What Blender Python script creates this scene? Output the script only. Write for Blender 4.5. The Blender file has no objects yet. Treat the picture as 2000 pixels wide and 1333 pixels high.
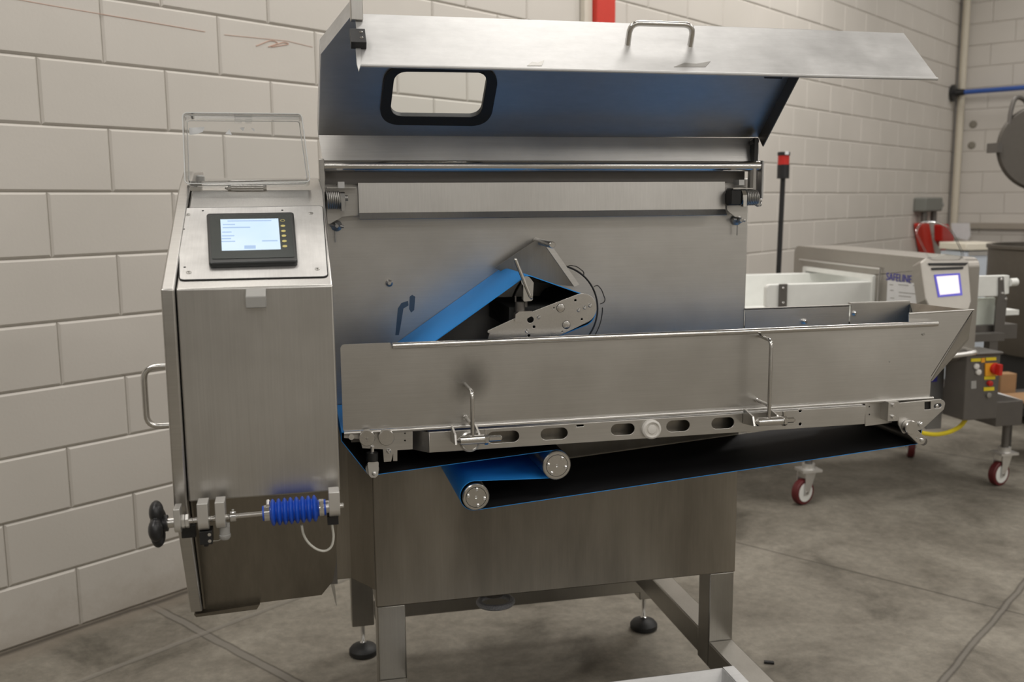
import bpy, math, random
from mathutils import Vector, Matrix
random.seed(7)
V = Vector
S = bpy.context.scene
COL = S.collection

# ------------------------------------------------------------------ camera
F_PX, PITCH, ROLL, AX, AW = 1857.0, math.radians(8.41), math.radians(-0.434), math.radians(12.78), math.radians(41.16)
EYE = V((0.0, 0.0, 1.45))
def _cam_rows():
    A = Matrix(((1, 0, 0), (0, 0, -1), (0, 1, 0)))
    c, s = math.cos(PITCH), math.sin(PITCH)
    Rp = Matrix(((1, 0, 0), (0, c, -s), (0, s, c)))
    c, s = math.cos(ROLL), math.sin(ROLL)
    Rr = Matrix(((c, -s, 0), (s, c, 0), (0, 0, 1)))
    c, s = math.cos(AX), math.sin(AX)
    B = Matrix(((c, -s, 0), (s, c, 0), (0, 0, 1)))
    return Rr @ Rp @ A @ B
MC = _cam_rows()
cam_d = bpy.data.cameras.new('camera')
cam = bpy.data.objects.new('camera', cam_d); COL.objects.link(cam); S.camera = cam
cam_d.sensor_width = 36.0; cam_d.sensor_fit = 'HORIZONTAL'; cam_d.lens = F_PX * 36.0 / 2000.0
cam_d.clip_start = 0.05; cam_d.clip_end = 100
m3 = Matrix((MC[0], -MC[1], -MC[2])).transposed()
cam.matrix_world = Matrix.Translation(EYE) @ m3.to_4x4()
cam_d.dof.use_dof = True; cam_d.dof.focus_distance = 2.0; cam_d.dof.aperture_fstop = 4.5

# ------------------------------------------------------------------ view, world, lamps
S.view_settings.view_transform = 'Standard'
try: S.view_settings.look = 'None'
except Exception: pass
S.view_settings.exposure = 0.06; S.view_settings.gamma = 1.0; S.view_settings.use_curve_mapping = False
W = bpy.data.worlds.new('world'); S.world = W; W.use_nodes = True
W.node_tree.nodes['Background'].inputs[0].default_value = (0.75, 0.78, 0.85, 1)
W.node_tree.nodes['Background'].inputs[1].default_value = 0.05
WD = V((0.80840102, 0.58863213, 0)); WN = V((-0.58863213, 0.80840102, 0)); WALL = 3.1905; UEND = 10.71
ROOM_Z = 4.6; NREAR = -8.0; UL = -6.5
def wall_pt(u, n, z): return WD * u + WN * n + V((0, 0, z))
def area(name, loc, sx, sy, power, col=(1, 0.965, 0.92), target=None, rotz=0.0):
    d = bpy.data.lights.new(name, 'AREA'); d.shape = 'RECTANGLE'; d.size = sx; d.size_y = sy; d.energy = power; d.color = col
    o = bpy.data.objects.new(name, d); COL.objects.link(o); o.location = loc
    if target is not None: o.rotation_euler = (V(target) - V(loc)).to_track_quat('-Z', 'Y').to_euler()
    else: o.rotation_euler = (0, 0, rotz)
    return o
RW = math.atan2(WD.y, WD.x)
for (u, n, p, sx, sy) in [(3.5, 1.7, 66, 2.8, 0.6), (0.9, 2.5, 18, 2.0, 0.5), (6.3, 2.0, 52, 1.4, 0.6), (9.6, 1.6, 18, 0.9, 0.5), (-1.4, 1.3, 56, 1.8, 0.6),
                          (0.6, -1.4, 42, 2.4, 1.0), (5.0, -1.4, 44, 2.4, 1.0), (8.8, -2.0, 34, 2.4, 1.0), (-3.2, -2.0, 26, 2.4, 1.0),
                          (1.0, -5.6, 100, 2.4, 1.0), (5.0, -5.6, 95, 2.4, 1.0), (-3.0, -5.6, 60, 2.4, 1.0)]:  # unseen front row added to brighten wall_front and the steel reflecting it
    area('unseen_area_light', wall_pt(u, n, 4.2), sx, sy, p, rotz=RW)

# ------------------------------------------------------------------ pixel rays onto real planes
def ray(px, py): return MC.transposed() @ V(((px - 1000) / F_PX, (py - 666.5) / F_PX, 1.0))
def on_y(px, py, y): d = ray(px, py); return EYE + d * (y / d.y)
def on_x(px, py, x): d = ray(px, py); return EYE + d * (x / d.x)
def on_z(px, py, z): d = ray(px, py); return EYE + d * ((z - EYE.z) / d.z)
class Pl:
    """A flat plane in the place: origin, two axes, normal."""
    def __init__(s, o, ux, uy):
        s.o, s.ux, s.uy = V(o), V(ux).normalized(), V(uy).normalized(); s.n = s.ux.cross(s.uy)
    def at(s, px, py):
        d = ray(px, py); p = EYE + d * ((s.o - EYE).dot(s.n) / d.dot(s.n)); q = p - s.o
        return (q.dot(s.ux), q.dot(s.uy))
    def pt(s, u, v, h=0.0): return s.o + s.ux * u + s.uy * v + s.n * h
def YP(y): return Pl((0, y, 0), (1, 0, 0), (0, 0, 1))      # faces the viewer (-Y)
def XP(x): return Pl((x, 0, 0), (0, -1, 0), (0, 0, 1))     # faces -X
def WP(n=WALL): return Pl(WN * n, WD, (0, 0, 1))           # the long block wall
EP = Pl(WD * UEND, -WN, (0, 0, 1))                          # the end wall

# ------------------------------------------------------------------ 2D outlines
def arc(cx, cy, r, a0, a1, n=10):
    return [(cx + r * math.cos(a0 + (a1 - a0) * i / n), cy + r * math.sin(a0 + (a1 - a0) * i / n)) for i in range(n + 1)]
def circle(cx, cy, r, n=32): return arc(cx, cy, r, 0, 2 * math.pi * (n - 1) / n, n - 1)
def rrect(x0, y0, x1, y1, r, n=6): return round_poly([(x0, y0), (x1, y0), (x1, y1), (x0, y1)], r, n)
def round_poly(pts, r, n=6):
    out = []; N = len(pts)
    for i in range(N):
        p = V(pts[i]); a = (V(pts[i - 1]) - p); b = (V(pts[(i + 1) % N]) - p); rr = r[i] if isinstance(r, (list, tuple)) else r
        if rr <= 1e-6: out.append(tuple(p)); continue
        a.normalize(); b.normalize(); ang = a.angle(b); t = rr / math.tan(ang / 2)
        t = min(t, 0.49 * (V(pts[i - 1]) - p).length, 0.49 * (V(pts[(i + 1) % N]) - p).length)
        p0 = p + a * t; p1 = p + b * t
        for k in range(n + 1):
            s = k / n
            q = p0 * (1 - s) ** 2 + p * 2 * s * (1 - s) + p1 * s * s
            q2 = p0 * (1 - s) + p1 * s
            out.append(tuple(q * 0.82 + q2 * 0.18 if 0 < k < n else q))
    return out
def slot(x0, y0, x1, y1, r, n=8):
    a = math.atan2(y1 - y0, x1 - x0)
    return arc(x1, y1, r, a - math.pi / 2, a + math.pi / 2, n) + arc(x0, y0, r, a + math.pi / 2, a + 3 * math.pi / 2, n)

# ------------------------------------------------------------------ mesh builder
class MB:
    def __init__(s): s.v = []; s.f = []; s.m = []; s.wn = False
    def add(s, vs, fs, mi=0):
        b = len(s.v); s.v += [tuple(v) for v in vs]; s.f += [tuple(i + b for i in f) for f in fs]; s.m += [mi] * len(fs); return s
    def box(s, x0, x1, y0, y1, z0, z1, mi=0):
        vs = [(x, y, z) for x in (x0, x1) for y in (y0, y1) for z in (z0, z1)]
        return s.add(vs, [(0, 1, 3, 2), (4, 6, 7, 5), (0, 4, 5, 1), (2, 3, 7, 6), (0, 2, 6, 4), (1, 5, 7, 3)], mi)
    def obox(s, c, ux, uy, uz, mi=0):
        c, ux, uy, uz = V(c), V(ux), V(uy), V(uz)
        vs = [c + ux * a + uy * b + uz * d for a in (-1, 1) for b in (-1, 1) for d in (-1, 1)]
        return s.add(vs, [(0, 1, 3, 2), (4, 6, 7, 5), (0, 4, 5, 1), (2, 3, 7, 6), (0, 2, 6, 4), (1, 5, 7, 3)], mi)
    def prism(s, poly, vec, mi=0):
        n = len(poly); vec = V(vec); p = [V(q) for q in poly]
        nr = V((0, 0, 0))
        for i in range(n): nr += p[i].cross(p[(i + 1) % n])
        if nr.dot(vec) > 0: p.reverse()
        vs = p + [q + vec for q in p]
        fs = [tuple(range(n)), tuple(range(2 * n - 1, n - 1, -1))] + [(i, i + n, (i + 1) % n + n, (i + 1) % n) for i in range(n)]
        return s.add(vs, fs, mi)
    def ring(s, c, t, r, n, ref):
        t = V(t).normalized(); a = (V(ref) - t * V(ref).dot(t)).normalized(); b = t.cross(a)
        return [V(c) + a * (r * math.cos(2 * math.pi * k / n)) + b * (r * math.sin(2 * math.pi * k / n)) for k in range(n)]
    def lathe(s, o, axis, prof, n=24, mi=0):
        """prof: (radius, distance along axis) rings; ends are capped."""
        axis = V(axis).normalized(); ref = V((0, 0, 1)) if abs(axis.z) < 0.9 else V((1, 0, 0)); vs = []
        for (r, h) in prof: vs += s.ring(V(o) + axis * h, axis, max(r, 1e-5), n, ref)
        fs = []
        for i in range(len(prof) - 1):
            for k in range(n):
                a, b = i * n + k, i * n + (k + 1) % n; fs.append((a, b, b + n, a + n))
        fs.append(tuple(range(n - 1, -1, -1))); fs.append(tuple(range((len(prof) - 1) * n, len(prof) * n)))
        return s.add(vs, fs, mi)
    def cyl(s, p0, p1, r, n=20, mi=0, ch=0.0):
        p0, p1 = V(p0), V(p1); L = (p1 - p0).length
        prof = [(r, 0), (r, L)] if ch <= 0 else [(r - ch, 0), (r, ch), (r, L - ch), (r - ch, L)]
        return s.lathe(p0, p1 - p0, prof, n, mi)
    def tube(s, pts, r, n=12, bend=0.0, closed=False, mi=0, bn=6):
        pts = [V(p) for p in pts]
        if bend > 0:
            out = [pts[0]]
            for i in range(1, len(pts) - 1):
                a = (pts[i - 1] - pts[i]); b = (pts[i + 1] - pts[i]); t = min(bend, a.length * 0.49, b.length * 0.49)
                p0 = pts[i] + a.normalized() * t; p1 = pts[i] + b.normalized() * t
                for k in range(bn + 1):
                    q = k / bn; out.append(p0 * (1 - q) ** 2 + pts[i] * 2 * q * (1 - q) + p1 * q * q)
            out.append(pts[-1]); pts = out
        N = len(pts); vs = []; ref = None
        for i in range(N):
            if closed: t = pts[(i + 1) % N] - pts[i - 1]
            else: t = pts[min(i + 1, N - 1)] - pts[max(i - 1, 0)]
            t.normalize()
            if ref is None: ref = V((0, 0, 1)) if abs(t.z) < 0.9 else V((1, 0, 0))
            ref = (ref - t * ref.dot(t)).normalized(); vs += s.ring(pts[i], t, r, n, ref)
        fs = []
        for i in range(N if closed else N - 1):
            for k in range(n):
                j = (i + 1) % N; fs.append((i * n + k, i * n + (k + 1) % n, j * n + (k + 1) % n, j * n + k))
        if not closed: fs.append(tuple(range(n - 1, -1, -1))); fs.append(tuple(range((N - 1) * n, N * n)))
        return s.add(vs, fs, mi)
    def sphere(s, c, r, n=16, sq=(1, 1, 1), mi=0):
        vs = []; fs = []; m = n // 2
        for i in range(m + 1):
            a = math.pi * i / m
            for k in range(n):
                b = 2 * math.pi * k / n
                vs.append(V(c) + V((r * sq[0] * math.sin(a) * math.cos(b), r * sq[1] * math.sin(a) * math.sin(b), r * sq[2] * math.cos(a))))
        for i in range(m):
            for k in range(n): fs.append((i * n + k, (i + 1) * n + k, (i + 1) * n + (k + 1) % n, i * n + (k + 1) % n))
        return s.add(vs, fs, mi)
    def plate(s, pl, outer, holes=(), h0=0.0, h1=0.003, bev=0.0, mi=0):
        """A flat plate with holes: outlines are (u, v) on the plane; h along its normal."""
        cd = bpy.data.curves.new('tmp', 'CURVE'); cd.dimensions = '2D'; cd.fill_mode = 'BOTH'
        for loop in [outer] + list(holes):
            sp = cd.splines.new('POLY'); sp.points.add(len(loop) - 1); sp.use_cyclic_u = True
            for i, (x, y) in enumerate(loop): sp.points[i].co = (x, y, 0, 1)
        b = min(bev, (h1 - h0) / 2 * 0.98)
        cd.extrude = (h1 - h0) / 2 - b
        if b > 0: s.wn = True; cd.bevel_depth = b; cd.bevel_resolution = 2; cd.offset = -b
        ob = bpy.data.objects.new('tmp', cd); me = bpy.data.meshes.new_from_object(ob)
        mid = (h0 + h1) / 2
        s.add([pl.pt(q.co.x, q.co.y, mid + q.co.z) for q in me.vertices], [tuple(p.vertices) for p in me.polygons], mi)
        bpy.data.objects.remove(ob); bpy.data.curves.remove(cd); bpy.data.meshes.remove(me); return s
    def text(s, pl, body, u, v, size, h=0.001, thick=0.0006, width=None, mi=0):
        cd = bpy.data.curves.new('tmp', 'FONT'); cd.body = body; cd.size = size; cd.extrude = thick / 2
        ob = bpy.data.objects.new('tmp', cd); me = bpy.data.meshes.new_from_object(ob)
        k = 1.0
        if width:
            xs = [q.co.x for q in me.vertices]; k = width / max(1e-6, max(xs) - min(xs))
        s.add([pl.pt(u + q.co.x * k, v + q.co.y, h + q.co.z) for q in me.vertices], [tuple(p.vertices) for p in me.polygons], mi)
        bpy.data.objects.remove(ob); bpy.data.curves.remove(cd); bpy.data.meshes.remove(me); return s
    def build(s, name, mat, parent=None, bevel=0.0, ang=35.0, seg=2):
        me = bpy.data.meshes.new(name); me.from_pydata(s.v, [], s.f)
        for mm in (mat if isinstance(mat, (list, tuple)) else [mat]): me.materials.append(mm)
        for p, mi in zip(me.polygons, s.m): p.material_index = mi; p.use_smooth = True
        me.validate(); me.update()
        import bmesh
        bm = bmesh.new(); bm.from_mesh(me); bmesh.ops.remove_doubles(bm, verts=bm.verts, dist=1e-6)
        bmesh.ops.recalc_face_normals(bm, faces=bm.faces); bm.to_mesh(me); bm.free()
        me.set_sharp_from_angle(angle=math.radians(ang))
        o = bpy.data.objects.new(name, me); COL.objects.link(o)
        if parent is not None:
            o.parent = parent
            if parent.type == 'EMPTY': o.matrix_parent_inverse = Matrix.Translation(-parent.location)
        if bevel > 0:
            md = o.modifiers.new('bevel', 'BEVEL'); md.width = bevel; md.segments = seg; md.limit_method = 'ANGLE'; md.angle_limit = math.radians(40); md.harden_normals = False
        if bevel > 0 or s.wn:
            wn = o.modifiers.new('weighted_normals', 'WEIGHTED_NORMAL'); wn.keep_sharp = True; wn.weight = 100
        return o
def thing(name, label, cat, loc, group=None):
    o = bpy.data.objects.new(name, None); COL.objects.link(o); o.location = loc; o.empty_display_size = 0.1
    o['label'] = label; o['category'] = cat
    if group: o['group'] = group
    return o
def tag(o, label, cat, group=None):
    o['label'] = label; o['category'] = cat
    if group: o['group'] = group
    return o
def struct(o): o['kind'] = 'structure'; return o
def lab(o, t): o['label'] = t; return o

# ------------------------------------------------------------------ materials
def nodes(name):
    m = bpy.data.materials.new(name); m.use_nodes = True; nt = m.node_tree
    return m, nt, nt.nodes['Principled BSDF']
def plain(name, col, rough=0.5, metal=0.0, emit=0.0, spec=0.5, noise=0.06, nscale=30.0, coat=0.0):
    m, nt, b = nodes(name); N, L = nt.nodes, nt.links
    b.inputs['Roughness'].default_value = rough; b.inputs['Metallic'].default_value = metal
    b.inputs['Specular IOR Level'].default_value = spec
    tc = N.new('ShaderNodeTexCoord'); nz = N.new('ShaderNodeTexNoise'); nz.inputs['Scale'].default_value = nscale; nz.inputs['Detail'].default_value = 4
    L.new(tc.outputs['Object'], nz.inputs['Vector'])
    mx = N.new('ShaderNodeMix'); mx.data_type = 'RGBA'
    mx.inputs['A'].default_value = (*[c * (1 - noise) for c in col], 1); mx.inputs['B'].default_value = (*[min(1, c * (1 + noise)) for c in col], 1)
    L.new(nz.outputs['Fac'], mx.inputs['Factor']); L.new(mx.outputs['Result'], b.inputs['Base Color'])
    if emit > 0:
        b.inputs['Emission Color'].default_value = (*col, 1); b.inputs['Emission Strength'].default_value = emit
    return m
def steel(name, col=(0.60, 0.585, 0.56), rough=0.34, brush=(1.5, 40, 90), smudge=0.16, rvar=0.10, bump=0.05, sscale=2.6, stretch=(1, 1, 1), dark_patch=None):
    """Brushed stainless steel: fine streaks across the brushing direction, large soft smudges."""
    m, nt, b = nodes(name); N, L = nt.nodes, nt.links
    b.inputs['Metallic'].default_value = 1.0
    tc = N.new('ShaderNodeTexCoord')
    mp = N.new('ShaderNodeMapping'); mp.inputs['Scale'].default_value = brush; L.new(tc.outputs['Object'], mp.inputs['Vector'])
    br = N.new('ShaderNodeTexNoise'); br.inputs['Scale'].default_value = 4.0; br.inputs['Detail'].default_value = 5; br.inputs['Roughness'].default_value = 0.7
    L.new(mp.outputs['Vector'], br.inputs['Vector'])
    sm = N.new('ShaderNodeTexNoise'); sm.inputs['Scale'].default_value = sscale; sm.inputs['Detail'].default_value = 6; sm.inputs['Roughness'].default_value = 0.6
    sp = N.new('ShaderNodeMapping'); sp.inputs['Scale'].default_value = stretch; L.new(tc.outputs['Object'], sp.inputs['Vector']); L.new(sp.outputs['Vector'], sm.inputs['Vector'])
    rm = N.new('ShaderNodeMapRange'); rm.inputs['From Min'].default_value = 0.3; rm.inputs['From Max'].default_value = 0.7
    rm.inputs['To Min'].default_value = 1 - smudge; rm.inputs['To Max'].default_value = 1 + smudge * 0.5
    L.new(sm.outputs['Fac'], rm.inputs['Value'])
    rb = N.new('ShaderNodeMapRange'); rb.inputs['From Min'].default_value = 0.25; rb.inputs['From Max'].default_value = 0.75
    rb.inputs['To Min'].default_value = 0.93; rb.inputs['To Max'].default_value = 1.05
    L.new(br.outputs['Fac'], rb.inputs['Value'])
    ml = N.new('ShaderNodeMath'); ml.operation = 'MULTIPLY'; L.new(rm.outputs[0], ml.inputs[0]); L.new(rb.outputs[0], ml.inputs[1])
    vm = N.new('ShaderNodeVectorMath'); vm.operation = 'SCALE'; vm.inputs[0].default_value = col; L.new(ml.outputs[0], vm.inputs['Scale'])
    col_out = vm.outputs[0]
    if dark_patch:                                # darkens a patch round a given point, soft and ragged
        (px_, py_, pz_), rad, amt = dark_patch
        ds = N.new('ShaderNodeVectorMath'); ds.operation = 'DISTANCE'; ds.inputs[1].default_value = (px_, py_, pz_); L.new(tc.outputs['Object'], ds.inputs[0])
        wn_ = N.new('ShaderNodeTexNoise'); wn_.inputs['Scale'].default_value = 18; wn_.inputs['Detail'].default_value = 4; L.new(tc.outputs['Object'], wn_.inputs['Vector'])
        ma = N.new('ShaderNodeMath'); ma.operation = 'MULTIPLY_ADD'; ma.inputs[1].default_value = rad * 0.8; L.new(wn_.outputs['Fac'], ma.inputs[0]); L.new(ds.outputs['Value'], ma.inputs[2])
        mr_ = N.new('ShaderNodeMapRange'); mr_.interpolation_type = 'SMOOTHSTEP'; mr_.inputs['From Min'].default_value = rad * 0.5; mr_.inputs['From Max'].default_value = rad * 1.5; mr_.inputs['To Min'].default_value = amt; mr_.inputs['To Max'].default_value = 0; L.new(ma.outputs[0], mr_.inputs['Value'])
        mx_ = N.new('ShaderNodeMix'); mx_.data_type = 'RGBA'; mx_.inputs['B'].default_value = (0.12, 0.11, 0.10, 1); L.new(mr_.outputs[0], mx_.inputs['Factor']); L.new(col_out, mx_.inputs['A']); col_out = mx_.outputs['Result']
    L.new(col_out, b.inputs['Base Color'])
    rr = N.new('ShaderNodeMapRange'); rr.inputs['From Min'].default_value = 0.3; rr.inputs['From Max'].default_value = 0.7
    rr.inputs['To Min'].default_value = rough - rvar * 0.5; rr.inputs['To Max'].default_value = rough + rvar * 0.5
    L.new(sm.outputs['Fac'], rr.inputs['Value']); L.new(rr.outputs[0], b.inputs['Roughness'])
    if bump > 0:
        bp = N.new('ShaderNodeBump'); bp.inputs['Strength'].default_value = bump; bp.inputs['Distance'].default_value = 0.002
        L.new(br.outputs['Fac'], bp.inputs['Height']); L.new(bp.outputs['Normal'], b.inputs['Normal'])
    return m
def glass(name, col=(1, 1, 1), rough=0.02, ior=1.45, milk=0.0):
    """Clear sheet: passes light straight through, mirrors at grazing angles, a little scatter."""
    m, nt, b = nodes(name); N, L = nt.nodes, nt.links; N.remove(b)
    out = [n for n in N if n.type == 'OUTPUT_MATERIAL'][0]
    tr = N.new('ShaderNodeBsdfTransparent'); tr.inputs[0].default_value = (*col, 1)
    gl = N.new('ShaderNodeBsdfGlossy'); gl.inputs['Roughness'].default_value = rough
    fr = N.new('ShaderNodeFresnel'); fr.inputs['IOR'].default_value = ior
    df = N.new('ShaderNodeBsdfDiffuse'); df.inputs[0].default_value = (0.85, 0.86, 0.86, 1)
    m1 = N.new('ShaderNodeMixShader'); m1.inputs[0].default_value = milk; L.new(tr.outputs[0], m1.inputs[1]); L.new(df.outputs[0], m1.inputs[2])
    m2 = N.new('ShaderNodeMixShader'); L.new(fr.outputs[0], m2.inputs[0]); L.new(m1.outputs[0], m2.inputs[1]); L.new(gl.outputs[0], m2.inputs[2])
    L.new(m2.outputs[0], out.inputs['Surface'])
    return m
M = {}
M['steel'] = steel('brushed_steel')
M['steel_v'] = steel('brushed_steel_upright', brush=(90, 40, 1.5), smudge=0.14)
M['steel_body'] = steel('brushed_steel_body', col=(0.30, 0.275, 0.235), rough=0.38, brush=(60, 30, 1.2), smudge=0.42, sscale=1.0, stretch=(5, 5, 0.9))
M['steel_leg'] = steel('brushed_steel_frame', col=(0.40, 0.385, 0.355), rough=0.36, brush=(90, 40, 1.5), smudge=0.2)
M['steel_hood'] = steel('blasted_steel', col=(0.42, 0.42, 0.42), rough=0.42, brush=(6, 20, 20), smudge=0.05, sscale=4)
M['steel_lip'] = steel('worn_bright_steel', col=(0.64, 0.637, 0.632), rough=0.58, brush=(4, 20, 12), smudge=0.16, sscale=7)
M['steel_panel'] = steel('worn_panel_steel', col=(0.66, 0.65, 0.635), rough=0.48, brush=(90, 3, 3), smudge=0.22, sscale=9)
M['steel_shiny'] = steel('polished_steel', col=(0.68, 0.665, 0.64), rough=0.20, brush=(60, 60, 60), smudge=0.08, bump=0.0)
M['turned'] = steel('turned_steel', col=(0.62, 0.60, 0.57), rough=0.28, brush=(70, 70, 70), smudge=0.1, bump=0.02)
M['alu'] = plain('satin_aluminium', (0.72, 0.71, 0.69), 0.38, 0.85)
M['chrome'] = plain('chrome', (0.8, 0.8, 0.8), 0.12, 1.0, noise=0.02)
M['zinc'] = plain('zinc_spring_steel', (0.40, 0.39, 0.37), 0.42, 0.9)
M['black'] = plain('black_plastic', (0.012, 0.012, 0.013), 0.38)
M['rubber'] = plain('black_rubber', (0.012, 0.012, 0.012), 0.55)
M['dark'] = plain('dark_gap', (0.02, 0.02, 0.02), 0.7)
M['bezel'] = plain('screen_bezel', (0.020, 0.022, 0.022), 0.30)
M['bezel_glass'] = plain('screen_front_foil', (0.035, 0.042, 0.040), 0.22)
M['grey_plastic'] = plain('grey_plastic', (0.33, 0.325, 0.31), 0.55)
M['white_plastic'] = plain('white_polyethylene', (0.78, 0.79, 0.76), 0.42)
M['white_cap'] = plain('white_nylon', (0.70, 0.68, 0.64), 0.45)
M['paper'] = plain('white_paper', (0.75, 0.76, 0.77), 0.8)
M['blue_rubber'] = plain('blue_rubber', (0.010, 0.075, 0.50), 0.30, spec=0.6)
M['red'] = plain('red_plastic', (0.50, 0.018, 0.012), 0.4)
M['red_paint'] = plain('red_paint', (0.56, 0.035, 0.02), 0.45)
M['yellow'] = plain('yellow_plastic', (0.75, 0.60, 0.02), 0.5)
M['orange'] = plain('orange_plastic', (0.80, 0.36, 0.02), 0.5)
M['blue_print'] = plain('blue_print', (0.05, 0.05, 0.36), 0.5)
M['blue_paint'] = plain('blue_paint', (0.035, 0.10, 0.38), 0.45)
M['beige'] = plain('beige_pipe', (0.60, 0.55, 0.45), 0.5)
M['cable'] = plain('light_grey_cable', (0.62, 0.61, 0.55), 0.5)
M['card'] = plain('cardboard', (0.34, 0.20, 0.10), 0.85)
M['det'] = plain('bead_blasted_steel', (0.40, 0.378, 0.345), 0.42, 0.75, noise=0.05)
M['dsteel'] = plain('dark_steel', (0.16, 0.15, 0.14), 0.45, 0.7)
M['tank'] = plain('dull_vessel_steel', (0.15, 0.135, 0.115), 0.45, 0.6, noise=0.1); M['lid'] = plain('dark_lid_steel', (0.075, 0.066, 0.055), 0.5, 0.3, noise=0.1)
M['tyre'] = plain('dark_red_polyurethane', (0.11, 0.012, 0.014), 0.5)
M['bluewhite'] = plain('pale_blue_panel', (0.62, 0.68, 0.76), 0.6)
M['chalk'] = plain('red_chalk', (0.52, 0.34, 0.27), 0.9)
M['blue_strip'] = plain('dark_blue_tint', (0.10, 0.14, 0.19), 0.4, 0.9)
M['glass'] = glass('clear_acrylic', (0.985, 0.988, 0.988), 0.04, 1.36, 0.03); M['rim'] = glass('acrylic_edge', (0.95, 0.96, 0.96), 0.15, 1.3, 0.8); M['pane'] = glass('window_pane', (0.99, 1, 0.995), 0.01, 1.12)
M['yellow_btn'] = plain('pale_yellow_print', (0.55, 0.48, 0.16), 0.5)

def belt_blue():
    m, nt, b = nodes('blue_belt_fabric'); N, L = nt.nodes, nt.links
    tc = N.new('ShaderNodeTexCoord'); mp = N.new('ShaderNodeMapping'); mp.inputs['Scale'].default_value = (420, 420, 420); L.new(tc.outputs['Object'], mp.inputs['Vector'])
    wv = N.new('ShaderNodeTexWave'); wv.bands_direction = 'DIAGONAL'; wv.inputs['Scale'].default_value = 0.35; wv.inputs['Distortion'].default_value = 1.5; L.new(mp.outputs['Vector'], wv.inputs['Vector'])
    mx = N.new('ShaderNodeMix'); mx.data_type = 'RGBA'; mx.inputs['A'].default_value = (0.020, 0.26, 0.72, 1); mx.inputs['B'].default_value = (0.026, 0.30, 0.80, 1)
    L.new(wv.outputs['Fac'], mx.inputs['Factor']); L.new(mx.outputs['Result'], b.inputs['Base Color'])
    b.inputs['Roughness'].default_value = 0.55; b.inputs['Specular IOR Level'].default_value = 0.35
    bp = N.new('ShaderNodeBump'); bp.inputs['Strength'].default_value = 0.15; bp.inputs['Distance'].default_value = 0.001
    L.new(wv.outputs['Fac'], bp.inputs['Height']); L.new(bp.outputs['Normal'], b.inputs['Normal'])
    return m
M['belt'] = belt_blue()
M['belt_in'] = plain('black_belt_back', (0.012, 0.012, 0.014), 0.75, spec=0.3)

def block_paint():
    m, nt, b = nodes('painted_blocks'); N, L = nt.nodes, nt.links
    tc = N.new('ShaderNodeTexCoord')
    n1 = N.new('ShaderNodeTexNoise'); n1.inputs['Scale'].default_value = 1.3; n1.inputs['Detail'].default_value = 6; L.new(tc.outputs['Object'], n1.inputs['Vector'])
    r1 = N.new('ShaderNodeValToRGB'); r1.color_ramp.elements[0].position = 0.3; r1.color_ramp.elements[1].position = 0.7
    r1.color_ramp.elements[0].color = (0.56, 0.53, 0.485, 1); r1.color_ramp.elements[1].color = (0.62, 0.585, 0.54, 1)
    L.new(n1.outputs['Fac'], r1.inputs['Fac'])
    # dirt splashed up from the floor: a stain with its own ragged edge
    sx = N.new('ShaderNodeSeparateXYZ'); L.new(tc.outputs['Object'], sx.inputs[0])
    n2 = N.new('ShaderNodeTexNoise'); n2.inputs['Scale'].default_value = 7; n2.inputs['Detail'].default_value = 8; n2.inputs['Roughness'].default_value = 0.7; L.new(tc.outputs['Object'], n2.inputs['Vector'])
    ad = N.new('ShaderNodeMath'); ad.operation = 'MULTIPLY_ADD'; ad.inputs[1].default_value = 0.5; L.new(n2.outputs['Fac'], ad.inputs[0]); 
    ng = N.new('ShaderNodeMath'); ng.operation = 'MULTIPLY'; ng.inputs[1].default_value = -1.0; L.new(sx.outputs['Z'], ng.inputs[0]); L.new(ng.outputs[0], ad.inputs[2])
    mr = N.new('ShaderNodeMapRange'); mr.inputs['From Min'].default_value = 0.10; mr.inputs['From Max'].default_value = 0.34; mr.inputs['To Max'].default_value = 0.55; L.new(ad.outputs[0], mr.inputs['Value'])
    mx = N.new('ShaderNodeMix'); mx.data_type = 'RGBA'; mx.inputs['B'].default_value = (0.33, 0.28, 0.22, 1)
    L.new(mr.outputs[0], mx.inputs['Factor']); L.new(r1.outputs['Color'], mx.inputs['A'])
    L.new(mx.outputs['Result'], b.inputs['Base Color']); b.inputs['Roughness'].default_value = 0.6
    n3 = N.new('ShaderNodeTexNoise'); n3.inputs['Scale'].default_value = 90; n3.inputs['Detail'].default_value = 5; L.new(tc.outputs['Object'], n3.inputs['Vector'])
    bp = N.new('ShaderNodeBump'); bp.inputs['Strength'].default_value = 0.12; bp.inputs['Distance'].default_value = 0.003
    L.new(n3.outputs['Fac'], bp.inputs['Height']); L.new(bp.outputs['Normal'], b.inputs['Normal'])
    return m
M['block'] = block_paint()
M['mortar'] = plain('mortar', (0.36, 0.33, 0.28), 0.8)

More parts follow.
